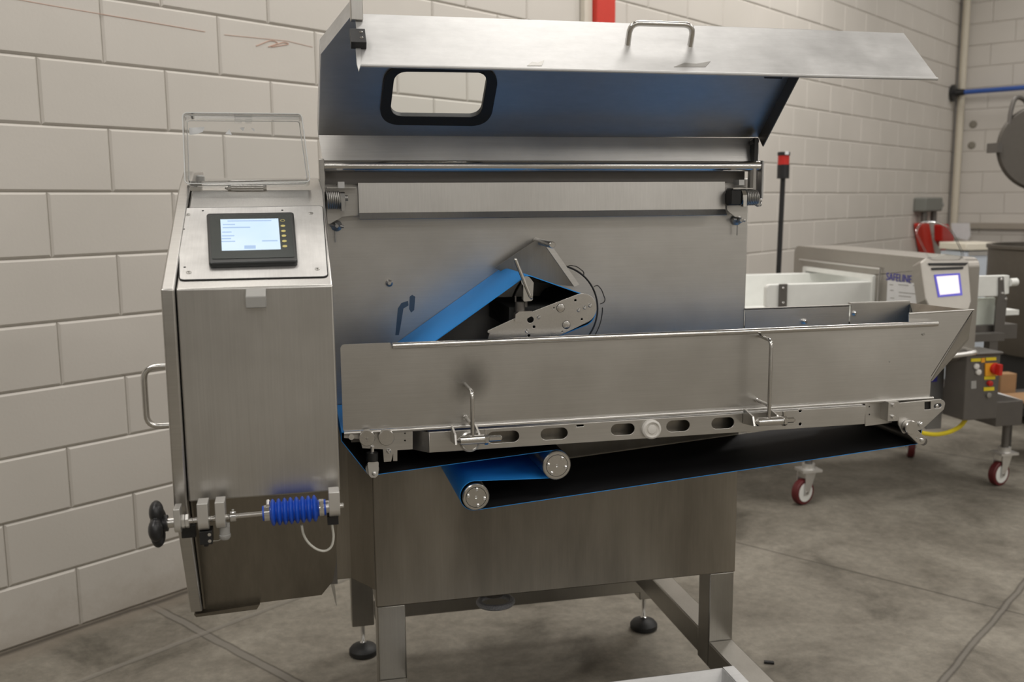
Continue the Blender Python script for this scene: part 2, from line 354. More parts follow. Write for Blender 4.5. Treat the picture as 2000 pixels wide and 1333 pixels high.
def concrete():
    m, nt, b = nodes('worn_concrete'); N, L = nt.nodes, nt.links
    tc = N.new('ShaderNodeTexCoord')
    mp = N.new('ShaderNodeMapping'); mp.vector_type = 'POINT'; mp.inputs['Rotation'].default_value = (0, 0, -RW); L.new(tc.outputs['Object'], mp.inputs['Vector'])
    sx = N.new('ShaderNodeSeparateXYZ'); L.new(mp.outputs['Vector'], sx.inputs[0])
    n1 = N.new('ShaderNodeTexNoise'); n1.inputs['Scale'].default_value = 2.2; n1.inputs['Detail'].default_value = 9; n1.inputs['Roughness'].default_value = 0.62; n1.inputs['Distortion'].default_value = 0.6
    L.new(tc.outputs['Object'], n1.inputs['Vector'])
    r1 = N.new('ShaderNodeValToRGB'); e = r1.color_ramp.elements
    e[0].position = 0.30; e[0].color = (0.088, 0.078, 0.061, 1); e[1].position = 0.66; e[1].color = (0.265, 0.243, 0.202, 1)
    k = e.new(0.47); k.color = (0.188, 0.170, 0.139, 1)
    L.new(n1.outputs['Fac'], r1.inputs['Fac'])
    n2 = N.new('ShaderNodeTexNoise'); n2.inputs['Scale'].default_value = 26; n2.inputs['Detail'].default_value = 8; n2.inputs['Roughness'].default_value = 0.75; L.new(tc.outputs['Object'], n2.inputs['Vector'])
    r2 = N.new('ShaderNodeMapRange'); r2.inputs['From Min'].default_value = 0.28; r2.inputs['From Max'].default_value = 0.72; r2.inputs['To Min'].default_value = 0.72; r2.inputs['To Max'].default_value = 1.22; L.new(n2.outputs['Fac'], r2.inputs['Value'])
    sc = N.new('ShaderNodeVectorMath'); sc.operation = 'SCALE'; L.new(r1.outputs['Color'], sc.inputs[0]); L.new(r2.outputs[0], sc.inputs['Scale'])
    col = sc.outputs[0]
    wob = N.new('ShaderNodeTexNoise'); wob.inputs['Scale'].default_value = 5; wob.inputs['Detail'].default_value = 6; L.new(tc.outputs['Object'], wob.inputs['Vector'])
    def line(col, axis, pos, half, c, soft=0.006, amt=0.75, wobble=0.02):
        a = N.new('ShaderNodeMath'); a.operation = 'MULTIPLY_ADD'; a.inputs[1].default_value = wobble; L.new(wob.outputs['Fac'], a.inputs[0]); L.new(sx.outputs[axis], a.inputs[2])
        s = N.new('ShaderNodeMath'); s.operation = 'SUBTRACT'; s.inputs[1].default_value = pos + wobble * 0.5; L.new(a.outputs[0], s.inputs[0])
        ab = N.new('ShaderNodeMath'); ab.operation = 'ABSOLUTE'; L.new(s.outputs[0], ab.inputs[0])
        mr = N.new('ShaderNodeMapRange'); mr.inputs['From Min'].default_value = half; mr.inputs['From Max'].default_value = half + soft; mr.inputs['To Min'].default_value = amt; mr.inputs['To Max'].default_value = 0; L.new(ab.outputs[0], mr.inputs['Value'])
        mx = N.new('ShaderNodeMix'); mx.data_type = 'RGBA'; mx.inputs['B'].default_value = (*c, 1); L.new(mr.outputs[0], mx.inputs['Factor']); L.new(col, mx.inputs['A']); return mx.outputs['Result']
    dk = (0.05, 0.042, 0.034); lt = (0.25, 0.232, 0.20)
    col = line(col, 'X', 1.605, 0.016, dk, amt=0.7); col = line(col, 'X', 1.605, 0.010, lt, amt=0.6)
    col = line(col, 'X', 3.55, 0.003, dk, amt=0.6); col = line(col, 'X', 5.6, 0.004, dk, amt=0.6)
    col = line(col, 'Y', 2.80, 0.008, dk, amt=0.45); col = line(col, 'Y', 2.808, 0.006, lt, amt=0.55, soft=0.01)
    col = line(col, 'Y', 0.80, 0.010, dk, amt=0.75); col = line(col, 'Y', 0.80, 0.004, lt, amt=0.5)
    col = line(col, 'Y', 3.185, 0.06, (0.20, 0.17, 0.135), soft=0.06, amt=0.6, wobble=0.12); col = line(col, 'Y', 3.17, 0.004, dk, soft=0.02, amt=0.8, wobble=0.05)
    L.new(col, b.inputs['Base Color']); b.inputs['Roughness'].default_value = 0.72; b.inputs['Specular IOR Level'].default_value = 0.35
    bp = N.new('ShaderNodeBump'); bp.inputs['Strength'].default_value = 0.25; bp.inputs['Distance'].default_value = 0.004; L.new(n2.outputs['Fac'], bp.inputs['Height']); L.new(bp.outputs['Normal'], b.inputs['Normal'])
    return m
M['concrete'] = concrete()

def screen_mat(name, c0, c1, strength):
    m, nt, b = nodes(name); N, L = nt.nodes, nt.links
    tc = N.new('ShaderNodeTexCoord'); g = N.new('ShaderNodeTexNoise'); g.inputs['Scale'].default_value = 12; L.new(tc.outputs['Object'], g.inputs['Vector'])
    mx = N.new('ShaderNodeMix'); mx.data_type = 'RGBA'; mx.inputs['A'].default_value = (*c0, 1); mx.inputs['B'].default_value = (*c1, 1); L.new(g.outputs['Fac'], mx.inputs['Factor'])
    b.inputs['Base Color'].default_value = (0.02, 0.02, 0.02, 1); L.new(mx.outputs['Result'], b.inputs['Emission Color']); b.inputs['Emission Strength'].default_value = strength; b.inputs['Roughness'].default_value = 0.3
    return m
M['lcd'] = screen_mat('lit_display', (0.55, 0.76, 1.0), (0.80, 0.92, 1.0), 0.95)
M['lcd_text'] = screen_mat('display_text', (0.40, 0.58, 0.86), (0.45, 0.62, 0.88), 0.85)
M['lcd_edge'] = screen_mat('display_blue_edge', (0.10, 0.08, 0.75), (0.12, 0.10, 0.8), 0.6)
M['lcd_pink'] = screen_mat('lit_display_warm', (1.0, 0.86, 0.90), (1.0, 0.92, 0.95), 1.0)

# ================================================================== the room
def block_wall(name, pl, u0, u1, z1, off_odd, off_even, pitch=0.2133, z0=-0.004, ln=0.44, zmin=0.0):
    b = MB(); c, d, g = 0.0075, 0.006, 0.0012
    nrow = int((z1 - z0) / pitch) + 1
    for k in range(nrow):
        za, zb = z0 + k * pitch + g, z0 + (k + 1) * pitch - g
        if zb < zmin + 0.01: continue
        za = max(za, zmin)
        st = (off_odd if k % 2 else off_even); st = st - math.ceil((st - u0) / ln) * ln
        u = st
        while u < u1:
            a, e = max(u + g, u0), min(u + ln - g, u1); u += ln
            if e - a < 0.03: continue
            j = [random.uniform(-0.0012, 0.0012) for _ in range(4)]; h = random.uniform(-0.0008, 0.0008)
            o = [(a, za), (e, za), (e, zb), (a, zb)]; i = [(a + c + j[0], za + c), (e - c + j[1], za + c + j[2]), (e - c, zb - c + j[3]), (a + c, zb - c)]
            vs = [pl.pt(x, y, -d) for x, y in o] + [pl.pt(x, y, h) for x, y in i]
            b.add(vs, [(4, 5, 6, 7), (0, 1, 5, 4), (1, 2, 6, 5), (2, 3, 7, 6), (3, 0, 4, 7)])
    vs = [pl.pt(u0, 0, -d - 0.0005), pl.pt(u1, 0, -d - 0.0005), pl.pt(u1, z1, -d - 0.0005), pl.pt(u0, z1, -d - 0.0005)]
    b.add(vs, [(0, 1, 2, 3)], 1)
    b.add([pl.pt(u0, 0, -0.2), pl.pt(u1, 0, -0.2), pl.pt(u1, z1, -0.2), pl.pt(u0, z1, -0.2)], [(3, 2, 1, 0)], 1)
    return struct(b.build(name, [M['block'], M['mortar']], ang=20))
wall_back = block_wall('wall_back', WP(), UL, UEND, ROOM_Z, 1.583, 1.363)
wall_end = block_wall('wall_end', EP, -WALL, -NREAR, ROOM_Z, -WALL + 0.30, -WALL + 0.08)
plain_wall = plain('painted_wall', (0.62, 0.61, 0.585), 0.7)
p = Pl(WN * NREAR, -WD, (0, 0, 1)); struct(MB().plate(p, [(-UEND, 0), (-UL, 0), (-UL, ROOM_Z), (-UEND, ROOM_Z)], [], -0.1, 0).build('wall_front', plain_wall))
p = Pl(WD * UL, WN, (0, 0, 1)); struct(MB().plate(p, [(NREAR, 0), (WALL, 0), (WALL, ROOM_Z), (NREAR, ROOM_Z)], [], -0.1, 0).build('wall_left', plain_wall))
fl = MB(); q = [wall_pt(u, n, 0) for u, n in ((UL, NREAR), (UEND, NREAR), (UEND, WALL + 0.02), (UL, WALL + 0.02))]
fl.prism(q, (0, 0, -0.1)); floor = struct(fl.build('floor', M['concrete']))
q = [wall_pt(u, n, ROOM_Z) for u, n in ((UL, NREAR), (UEND, NREAR), (UEND, WALL), (UL, WALL))]
struct(MB().prism(q, (0, 0, 0.1)).build('ceiling', plain('ceiling_sheet', (0.50, 0.49, 0.46), 0.7)))
# red chalk line and scrawl on the block wall
wp = WP()
def wall_curve(pxs, r, h=0.0005): return [wp.pt(*wp.at(x, y), h) for x, y in pxs]
b = MB(); b.tube(wall_curve([(0, -6), (40, 0), (100, 11), (200, 28), (260, 38), (400, 62)], 0), 0.0012, 6)
b.tube(wall_curve([(438, 68), (500, 74), (560, 80), (610, 92)], 0), 0.0009, 6)
b.tube(wall_curve([(500, 90), (530, 78), (545, 84), (520, 93), (555, 82), (566, 86), (530, 92)], 0), 0.0018, 6, bend=0.02)
o = b.build('chalk_mark', M['chalk'], wall_back)
# conduit in the corner
c0 = wall_pt(UEND - 0.07, WALL - 0.07, 0)
struct(MB().cyl(c0 + V((0, 0, 1.1)), c0 + V((0, 0, ROOM_Z)), 0.036).build('trim_1', M['beige']))
# ledge along the end wall with a window band below it
b = MB(); b.plate(EP, [(-WALL + 0.10, 1.125), (1.5, 1.125), (1.5, 1.185), (-WALL + 0.10, 1.185)], [], 0.0, 0.05)
struct(b.build('trim_2', plain('brown_grey_ledge', (0.36, 0.32, 0.27), 0.6)))
b = MB(); b.plate(EP, [(-WALL + 0.75, 1.035), (1.5, 1.035), (1.5, 1.12), (-WALL + 0.75, 1.12)], [], 0.0, 0.03); struct(b.build('trim_3', M['bluewhite']))
b = MB(); b.plate(EP, [(-WALL + 0.75, 1.0), (1.5, 1.0), (1.5, 1.045), (-WALL + 0.75, 1.045)], [], 0.0, 0.06); struct(b.build('trim_4', M['alu']))

# ================================================================== the machine
mach = thing('food_processing_machine', 'large stainless steel food machine with raised hood, blue belts and side control cabinet', 'machine', (0.64, 2.55, 0))
def MP(mb, name, mat, parent=None, **k): return mb.build(name, mat, parent or mach, **k)
YB = 2.25                                   # front plane of the body
# ---- body, back plate
b = MB(); b.box(0.161, 1.122, YB, 2.86, 0.455, 0.96)
MP(b, 'body', M['steel_body'], bevel=0.003)
b = MB()
b.prism([(0.161, YB + 0.001, 0.50), (0.161, 2.80, 0.50), (-0.02, 2.80, 0.513), (-0.02, 2.31, 0.513), (0.105, 2.30, 0.517)], (0, 0, 0.6))
MP(b, 'side_panel', M['steel_body'], bevel=0.002)
b = MB(); yp = YP(YB)
b.plate(yp, [(0.05, 0.961), (1.128, 0.961), (1.131, 1.50), (0.05, 1.50)], [], -0.012, 0.0)
b.box(0.08, 1.10, YB + 0.012, 2.80, 0.961, 1.40)
back_plate = MP(b, 'back_plate', M['steel'], bevel=0.002)
b = MB(); P = yp.at
u, v = P(760, 553); b.lathe(yp.pt(u, v), yp.n, [(0.0085, 0), (0.0085, 0.006), (0.004, 0.011)], 20); MP(b, 'bolt', M['turned'], back_plate)
# thin dark-blue strips on the plate
b = MB()
b.plate(yp, [P(*q) for q in [(772, 655), (777, 603), (784, 592), (797, 588), (798, 597), (788, 603), (782, 640), (779, 655)]], [], 0.0, 0.0004)
b.plate(yp, [P(*q) for q in [(800, 580), (805, 576), (811, 580), (809, 606), (803, 611), (799, 604)]], [], 0.0, 0.0004)
MP(b, 'dark_blue_strip', M['blue_strip'], back_plate)
# round cover with a groove and two keyhole tabs
cu, cv = P(1083, 606); R = 0.108
b = MB(); b.plate(yp, circle(cu, cv, R, 64), [], 0.0, 0.004, bev=0.001); cover = MP(b, 'round_cover', M['steel'], back_plate)
b = MB(); b.tube([yp.pt(cu + (R + 0.003) * math.cos(a * math.pi / 32), cv + (R + 0.003) * math.sin(a * math.pi / 32), 0.001) for a in range(64)], 0.0022, 8, closed=True)
b.tube([yp.pt(cu + (R + 0.016) * math.cos(a), cv + (R + 0.016) * math.sin(a), 0.0005) for a in [-0.75 + 0.07 * i for i in range(12)]], 0.0012, 6)
MP(b, 'groove', M['dark'], back_plate)
for pts in ([(1106, 524), (1112, 518), (1127, 521), (1141, 532), (1139, 541)], [(1160, 560), (1167, 557), (1175, 566), (1182, 585), (1180, 591), (1172, 594)]):
    MP(MB().tube([yp.pt(*P(*q), 0.0008) for q in pts], 0.0010, 6, bend=0.006), 'keyhole_outline', M['dark'], back_plate)
# two spring-pin knobs on the plate
for (kx, ky) in ((657, 441), (1437, 430)):
    u, v = P(kx, ky); b = MB(); b.lathe(yp.pt(u, v), yp.n, [(0.013, 0), (0.013, 0.008), (0.007, 0.012), (0.007, 0.028), (0.004, 0.031)], 18)
    b.cyl(yp.pt(u - 0.004, v - 0.012, 0.018), yp.pt(u - 0.004, v - 0.038, 0.018), 0.0015, 8); b.cyl(yp.pt(u - 0.016, v + 0.002, 0.02), yp.pt(u + 0.016, v - 0.002, 0.02), 0.003, 8)
    b.cyl(yp.pt(u - 0.003, v + 0.015, 0.016), yp.pt(u - 0.003, v + 0.05, 0.016), 0.0009, 6)
    MP(b, 'locking_pin', M['zinc'], back_plate)
# ---- gutter lip, spring plates, hinge pipe
b = MB()
prof = [(2.205, 1.492), (2.200, 1.424), (2.188, 1.410), (2.186, 1.411), (2.198, 1.425), (2.203, 1.492)]
x0, x1 = on_y(702, 418, 2.19).x, on_y(1419, 412, 2.19).x
b.prism([V((x0, y, z)) for y, z in prof], (x1 - x0, 0, 0)); MP(b, 'deflector_lip', M['steel_v'])
for s, quad in (('l', [(637, 366), (694, 366), (699, 371), (701, 421), (668, 424), (640, 440)]), ('r', [(1420, 368), (1458, 366), (1457, 420), (1436, 424), (1424, 414), (1420, 410)])):
    pl = YP(2.215); b = MB(); b.plate(pl, round_poly([pl.at(*q) for q in quad], 0.004), [], -0.004, 0.0)
    q0 = pl.at(*quad[0]); q1 = pl.at(*quad[1]); b.box(q0[0], q1[0], 2.18, 2.215, q0[1] - 0.003, q0[1]); MP(b, 'spring_plate', M['steel'])
pz = 1.5295; px0, px1 = on_y(630, 327, 2.2).x, on_y(1482, 325, 2.2).x
b = MB(); b.cyl((px0, 2.2, pz), (px1, 2.2, pz), 0.0128, 28); hinge_pipe = MP(b, 'hinge_pipe', M['steel_shiny'])
b = MB(); b.box(px0 + 0.006, px1 - 0.02, 2.235, 2.249, 1.49, 1.518); MP(b, 'shadow_gap_strip', M['dsteel'])
# hinge arms with bolts
xl = on_y(631, 360, 2.2).x; b = MB(); b.box(xl - 0.008, xl + 0.004, 2.185, 2.23, 1.43, 1.545); MP(b, 'hinge_arm', M['steel'], bevel=0.002)
xr = on_y(1484, 360, 2.2).x; b = MB(); b.box(xr - 0.003, xr + 0.003, 2.185, 2.225, 1.45, 1.543); ha = MP(b, 'hinge_arm', M['steel_lip'], bevel=0.002)
b = MB(); b.cyl((xr - 0.02, 2.2, 1.452), (xr - 0.02, 2.2, 1.53), 0.012, 10); b.cyl((xr - 0.002, 2.2, 1.43), (xr - 0.002, 2.2, 1.455), 0.0045, 10); b.cyl((xr - 0.009, 2.2, 1.436), (xr + 0.005, 2.2, 1.436), 0.005, 6); b.cyl((xr - 0.009, 2.2, 1.446), (xr + 0.005, 2.2, 1.446), 0.005, 6)
MP(b, 'stop_bolt', M['zinc'], ha)
# torsion springs
def spring(xa, xb, zc, yc, r, wire, turns):
    pts = []; n = turns * 16
    for i in range(n + 1):
        a = 2 * math.pi * i / 16; pts.append(V((xa + (xb - xa) * i / n, yc + r * math.cos(a), zc + r * math.sin(a))))
    return MB().tube(pts, wire, 8)
ps = on_y(655, 391, 2.18); MP(spring(on_y(638, 391, 2.18).x, on_y(664, 391, 2.18).x, ps.z, 2.185, 0.0185, 0.0019, 7), 'torsion_spring', M['zinc'])
b = MB(); xa = on_y(664, 391, 2.18).x; b.cyl((xa, 2.185, ps.z), (xa + 0.011, 2.185, ps.z), 0.018, 10); b.box(xa + 0.002, xa + 0.010, 2.165, 2.20, ps.z - 0.024, ps.z); b.cyl((xa + 0.01, 2.185, ps.z + 0.004), (xa + 0.018, 2.185, ps.z + 0.004), 0.006, 8); MP(b, 'spring_collar', M['zinc'])
b = MB(); xa = on_y(660, 362, 2.18).x; b.box(xa, xa + 0.014, 2.17, 2.20, ps.z + 0.026, ps.z + 0.04); MP(b, 'spring_tab', M['steel_lip'])
ps = on_y(1468, 386, 2.18); MP(spring(on_y(1456, 386, 2.18).x, on_y(1479, 386, 2.18).x, ps.z, 2.185, 0.0175, 0.0022, 7), 'torsion_spring', M['zinc'])
b = MB(); xa = on_y(1427, 386, 2.18).x; b.cyl((xa, 2.195, ps.z), (xa + 0.026, 2.195, ps.z), 0.019, 16); b.box(xa - 0.004, xa + 0.02, 2.165, 2.2, ps.z - 0.016, ps.z + 0.018); MP(b, 'spring_collar', M['rubber'])
b = MB(); b.cyl((xa + 0.026, 2.185, ps.z), (xa + 0.037, 2.185, ps.z), 0.02, 10); b.box(xa + 0.027, xa + 0.036, 2.165, 2.18, ps.z - 0.022, ps.z); MP(b, 'spring_clip', M['steel_shiny'])
b = MB(); xa = on_y(1440, 355, 2.18).x; b.box(xa, xa + 0.014, 2.17, 2.20, ps.z + 0.03, ps.z + 0.043); MP(b, 'spring_tab', M['steel_lip'])

# ---- hood: a right-angled lid swung up on the hinge pipe
hb = Pl((0, 2.25, 1.60), (1, 0, 0), (0, -1, 1))            # inner sheet leans forward; normal faces down and forward
H = hb.at
def wq(pts): return [H(*q) for q in pts]
win_o = wq([(752, 126), (976, 133), (956, 244), (739, 241)]); win_i = wq([(771, 137), (953, 139), (938, 226), (761, 224)])
win_c = wq([(758, 130), (968, 136), (950, 238), (748, 234)])
b = MB()
outl = [H(623, 268), H(628, 106), (H(690, 28)[0], H(690, 28)[1]), (H(1590, 53)[0], H(690, 28)[1]), H(1545, 142), H(1481, 268)]
b.plate(hb, outl, [round_poly(win_c, 0.03, 8)], -0.003, 0.0)
hood = MP(b, 'hood', M['steel_hood'])
FT = H(690, 28)[1]; fz = hb.pt(0, FT)
# front apron of the hood
hc = Pl(fz, (1, 0, 0), (V((0, 2.02 - 1.9, 1.83 - 1.709))))   # up-slope axis; faces up and forward
hc = Pl((0, fz.y, fz.z), (1, 0, 0), (0, 1, 1))
K = hc.at
lo = min(K(705, 127)[1], K(1800, 142)[1])
b = MB(); xL, xR = K(703, 128)[0], K(1822, 142)[0]; xl2, xr2 = K(693, 27)[0], K(1760, 59)[0]
b.plate(hc, [(xL, lo), (xR, lo), (xr2, 0.0), (xl2, 0.0)], [], -0.002, 0.0015)
b.cyl(hc.pt(xL, lo, -0.001), hc.pt(xR + 0.002, lo, -0.001), 0.0035, 10)
MP(b, 'hood_apron', M['steel_lip'], hood)
# scuffed dents on the apron's edge
b = MB()
for (ax_, ay_, w) in ((1045, 125, 16), (1350, 127, 34)):
    pts = [K(ax_ - w, ay_ + 5), K(ax_ - w * 0.4, ay_ - 3), K(ax_ + w * 0.3, ay_ - 1), K(ax_ + w * 1.1, ay_ - 6), K(ax_ + w * 0.8, ay_ + 5)]
    b = MB(); b.plate(hc, pts, [], 0.0015, 0.0020); MP(b, 'dent', M['zinc'], hood)
# lower strip of the hood between bend and pipe
b = MB(); b.prism([V((on_y(622, 268, 2.25).x, 2.25, 1.602)), V((on_y(1481, 268, 2.25).x, 2.25, 1.602)), V((on_y(1480, 320, 2.243).x, 2.232, 1.535)), V((on_y(632, 322, 2.232).x, 2.232, 1.535))], (0, 0.003, 0.0))
MP(b, 'hood_hinge_strip', M['steel'], hood)
# end flanges
b = MB()
e = [H(623, 268), H(628, 106), (H(690, 28)[0], FT)]
for i in range(2):
    a, c = hb.pt(*e[i]), hb.pt(*e[i + 1]); d = hb.n * (-0.05); 
    b.prism([a, c, c + d, a + d], (-0.002, 0, 0) if i == 0 else (-0.0015, -0.0015, 0.0))
MP(b, 'hood_flange', M['steel_lip'], hood)
b = MB(); a, c = hb.pt(*H(1481, 268)), hb.pt(*H(1545, 142)); c2 = hb.pt(H(1590, 53)[0], FT)
for (s, t) in ((a, c), (c, c2)): b.prism([s, t, t + hb.n * 0.035, s + hb.n * 0.035], (0.0025, 0, 0))
MP(b, 'hood_flange', M['dsteel'], hood)
b = MB(); pz_ = on_y(1468, 276, 2.24); b.cyl(pz_ + V((0, 0, -0.004)), pz_ + V((0, -0.02, 0)), 0.008, 10); b.cyl(pz_ + V((0.0, -0.01, 0)), pz_ + V((0.012, -0.01, 0)), 0.007, 6)
b.box(pz_.x - 0.004, pz_.x + 0.006, 2.215, 2.24, 1.54, 1.60); MP(b, 'hood_stop', M['black'], hood)
b = MB(); b.plate(hb, round_poly(win_o, 0.042, 10), [round_poly(win_i, 0.026, 10)], -0.008, 0.006); MP(b, 'window_gasket', M['rubber'], hood, bevel=0.003)
b = MB(); b.plate(hb, round_poly(win_c, 0.03, 8), [], -0.003, 0.0005); MP(b, 'window_pane', M['pane'], hood)
# handle on the apron
b = MB(); p0, p1 = hc.pt(*K(1226, 88)), hc.pt(*K(1348, 91)); up = (hc.n * 0.5 + V((0, 0, 0.6))).normalized() * 0.045
b.tube([p0 - hc.n * 0.003, p0 + up, p1 + up, p1 - hc.n * 0.003], 0.0062, 16, bend=0.022); MP(b, 'hood_handle', M['steel_shiny'], hood)
# square post and black magnet block at the apron's left end
b = MB(); q = hc.pt(*K(697, 42), 0.008); b.box(q.x - 0.0125, q.x + 0.0125, q.y - 0.002, q.y + 0.023, q.z - 0.004, q.z + 0.35); MP(b, 'guard_post', M['steel_v'], hood, bevel=0.002)
b = MB(); uu, vv = K(702, 84); b.plate(hc, [(uu - 0.018, vv - 0.022), (uu + 0.012, vv - 0.022), (uu + 0.012, vv + 0.022), (uu - 0.018, vv + 0.022)], [], 0.0015, 0.018); mb_ = MP(b, 'magnet_block', M['black'], hood, bevel=0.001)
b = MB()
for dv in (-0.008, 0.01): b.lathe(hc.pt(uu + 0.003, vv + dv, 0.0175), hc.n, [(0.0035, 0), (0.0035, 0.001), (0.002, 0.0012)], 14)
MP(b, 'socket_screw', M['chrome'], hood)
b = MB(); b.prism([hc.pt(K(692, 60)[0], K(692, 60)[1], 0.001), hc.pt(K(706, 60)[0], K(706, 60)[1], 0.001), hc.pt(K(704, 128)[0], lo - 0.004, 0), hc.pt(K(700, 136)[0], lo - 0.022, 0), hc.pt(K(696, 120)[0], lo, 0)], hc.n * 0.003); MP(b, 'apron_end_plate', M['steel_lip'], hood)
b = MB(); b.plate(hb, [H(1490, 140), H(1526, 141), H(1524, 148), H(1490, 147)], [], 0.0, 0.012); MP(b, 'bump_stop', M['black'], hood)

# ---- legs, rails, feet
T = 0.035
def leg(xc, yc, z0, z1, t=T):
    return MP(MB().box(xc - t, xc + t, yc - t, yc + t, z0, z1), 'leg', M['steel_leg'], bevel=0.003)
leg(0.198, 2.287, 0.19, 0.455); leg(1.085, 2.287, 0.19, 0.455)
lbl = leg(0.165, 2.935, 0.11, 0.51); lbr = leg(1.11, 2.895, 0.115, 0.455, 0.026)
for xc in (0.198, 1.085):
    b = MB(); b.box(xc - T, xc + T, 1.60, 2.2515, 0.19, 0.262); MP(b, 'base_rail', M['steel_leg'], bevel=0.003)
b = MB(); b.box(1.052, 1.118, 2.323, 2.90, 0.20, 0.272); MP(b, 'base_rail', M['steel_leg'], bevel=0.003)
b = MB(); b.box(0.20, 1.085, 2.86, 2.90, 0.145, 0.195); MP(b, 'cross_rail', M['steel_leg'], bevel=0.003)
def foot(x, y, zt, par):
    b = MB(); b.lathe((x, y, 0), (0, 0, 1), [(0.040, 0.0), (0.046, 0.005), (0.046, 0.018), (0.038, 0.028), (0.018, 0.034), (0.012, 0.036)], 32); f = MP(b, 'foot', M['rubber'])
    b = MB(); b.lathe((x, y, 0.034), (0, 0, 1), [(0.010, 0), (0.011, 0.008), (0.007, 0.014), (0.0075, zt - 0.034)], 16); MP(b, 'foot_stem', M['chrome'], f)
foot(0.165, 2.935, 0.112, lbl); foot(1.11, 2.895, 0.118, lbr); foot(0.198, 1.66, 0.19, None); foot(1.085, 1.66, 0.19, None)
# ring of wire-mesh hose under the body, hanging fin
b = MB(); rc = V((on_y(968, 1176, 2.5).x, 2.5, on_y(968, 1176, 2.5).z)); b.tube([rc + V((0.047 * math.cos(a * math.pi / 16), 0.042 * math.sin(a * math.pi / 16), 0.0)) for a in range(32)], 0.0085, 10, closed=True)
MP(b, 'drain_ring', plain('speckled_braid', (0.30, 0.31, 0.34), 0.5, 0.2, noise=0.8, nscale=400))
b = MB(); b.cyl((rc.x, rc.y + 0.03, rc.z + 0.01), (rc.x, rc.y + 0.03, 0.46), 0.03, 20); MP(b, 'drain_pipe', M['dsteel'])
fp = YP(2.30); b = MB(); b.plate(fp, [fp.at(*q) for q in [(643, 1130), (652, 1130), (658, 1184), (655, 1178)]], [], -0.004, 0.004); MP(b, 'guide_fin', M['steel'])

# ---- control cabinet on the left
CX0, CX1 = -0.190, 0.060
prof = [(1.615, 0.955), (1.615, 1.312), (1.94, 1.472), (2.25, 1.505), (2.25, 0.955)]
b = MB(); b.prism([V((CX0, y, z)) for y, z in prof], (CX1 - CX0, 0, 0)); cab = MP(b, 'control_cabinet', M['steel_v'], bevel=0.003)
prof2 = [(1.609, 0.952), (1.609, 1.313), (1.935, 1.475), (2.043, 1.513), (2.25, 1.520), (2.25, 0.72), (1.745, 0.705)]
b = MB(); b.prism([V((-0.213, y, z)) for y, z in prof2], (0.021, 0, 0)); MP(b, 'side_door', M['steel'], cab, bevel=0.003)
hy = 1.66; b = MB(); a1, a2 = on_y(320, 716, hy), on_y(322, 832, hy); ox = on_y(283, 770, hy).x
b.tube([V((-0.21, hy, a1.z)), V((ox, hy, a1.z)), V((ox, hy, a2.z)), V((-0.21, hy, a2.z))], 0.0052, 14, bend=0.022); MP(b, 'side_handle', M['steel_shiny'], cab)
# slanted operator panel
op = Pl((0, 1.615, 1.312), (1, 0, 0), (0, 0.325, 0.16)); Q = op.at
b = MB(); c4 = [Q(348, 409), Q(630, 404), Q(640, 542), Q(351, 549)]; b.plate(op, round_poly(c4[::-1], 0.008), [], 0.0005, 0.0022, bev=0.0005); MP(b, 'panel_plate', M['steel_panel'], cab)
b = MB(); b.tube([op.pt(x, y, 0.0011) for x, y in round_poly(c4[::-1], 0.008)], 0.0014, 6, closed=True); MP(b, 'panel_seam', M['dark'], cab)
b = MB(); bz = [Q(404, 428), Q(574, 425), Q(582, 522), Q(409, 527)]; b.plate(op, round_poly(bz[::-1], 0.006), [], 0.002, 0.012, bev=0.003); MP(b, 'screen_bezel', M['bezel'], cab)
b = MB(); gz = [Q(410, 433), Q(568, 430), Q(576, 515), Q(415, 519)]; b.plate(op, round_poly(gz[::-1], 0.004), [], 0.0122, 0.0128); MP(b, 'screen_foil', M['bezel_glass'], cab)
b = MB(); lz = [Q(431.5, 441.5), Q(544, 439.5), Q(549, 500), Q(434.5, 503)]; b.plate(op, lz[::-1], [], 0.0129, 0.0133)
lu0, lv1 = lz[0]; lu1, lv0 = lz[2]; w_, h_ = lu1 - lu0, lv1 - lv0
rows = [(0.12, 0.85, 0.92), (0.05, 0.25, 0.80), (0.05, 0.5, 0.70), (0.05, 0.2, 0.55), (0.05, 0.25, 0.43), (0.05, 0.2, 0.34), (0.05, 0.27, 0.25), (0.70, 0.95, 0.25)]
for (a0, a1_, r_) in rows:
    b.plate(op, [(lu0 + w_ * a0, lv0 + h_ * r_), (lu0 + w_ * a1_, lv0 + h_ * r_), (lu0 + w_ * a1_, lv0 + h_ * (r_ + 0.035)), (lu0 + w_ * a0, lv0 + h_ * (r_ + 0.035))], [], 0.0133, 0.0135, mi=1)
b.plate(op, [(lu0 + w_ * 0.42, lv0 + h_ * 0.03), (lu0 + w_ * 0.60, lv0 + h_ * 0.03), (lu0 + w_ * 0.60, lv0 + h_ * 0.13), (lu0 + w_ * 0.42, lv0 + h_ * 0.13)], [], 0.0133, 0.0135, mi=1)
MP(b, 'display', [M['lcd'], M['lcd_text']], cab)
for i, (kx, ky) in enumerate([(552.5, 443.5), (553.2, 454), (554.2, 464), (555.2, 473.5), (556, 484), (557, 494)]):
    uu, vv = Q(kx, ky); b = MB()
    if i == 0: b.plate(op, circle(uu, vv, 0.0042, 20), [circle(uu, vv, 0.0034, 20)], 0.0128, 0.0133)
    else: b.plate(op, circle(uu, vv, 0.0040, 20), [], 0.0128, 0.0133)
    MP(b, 'keypad_button', M['yellow_btn'], cab)
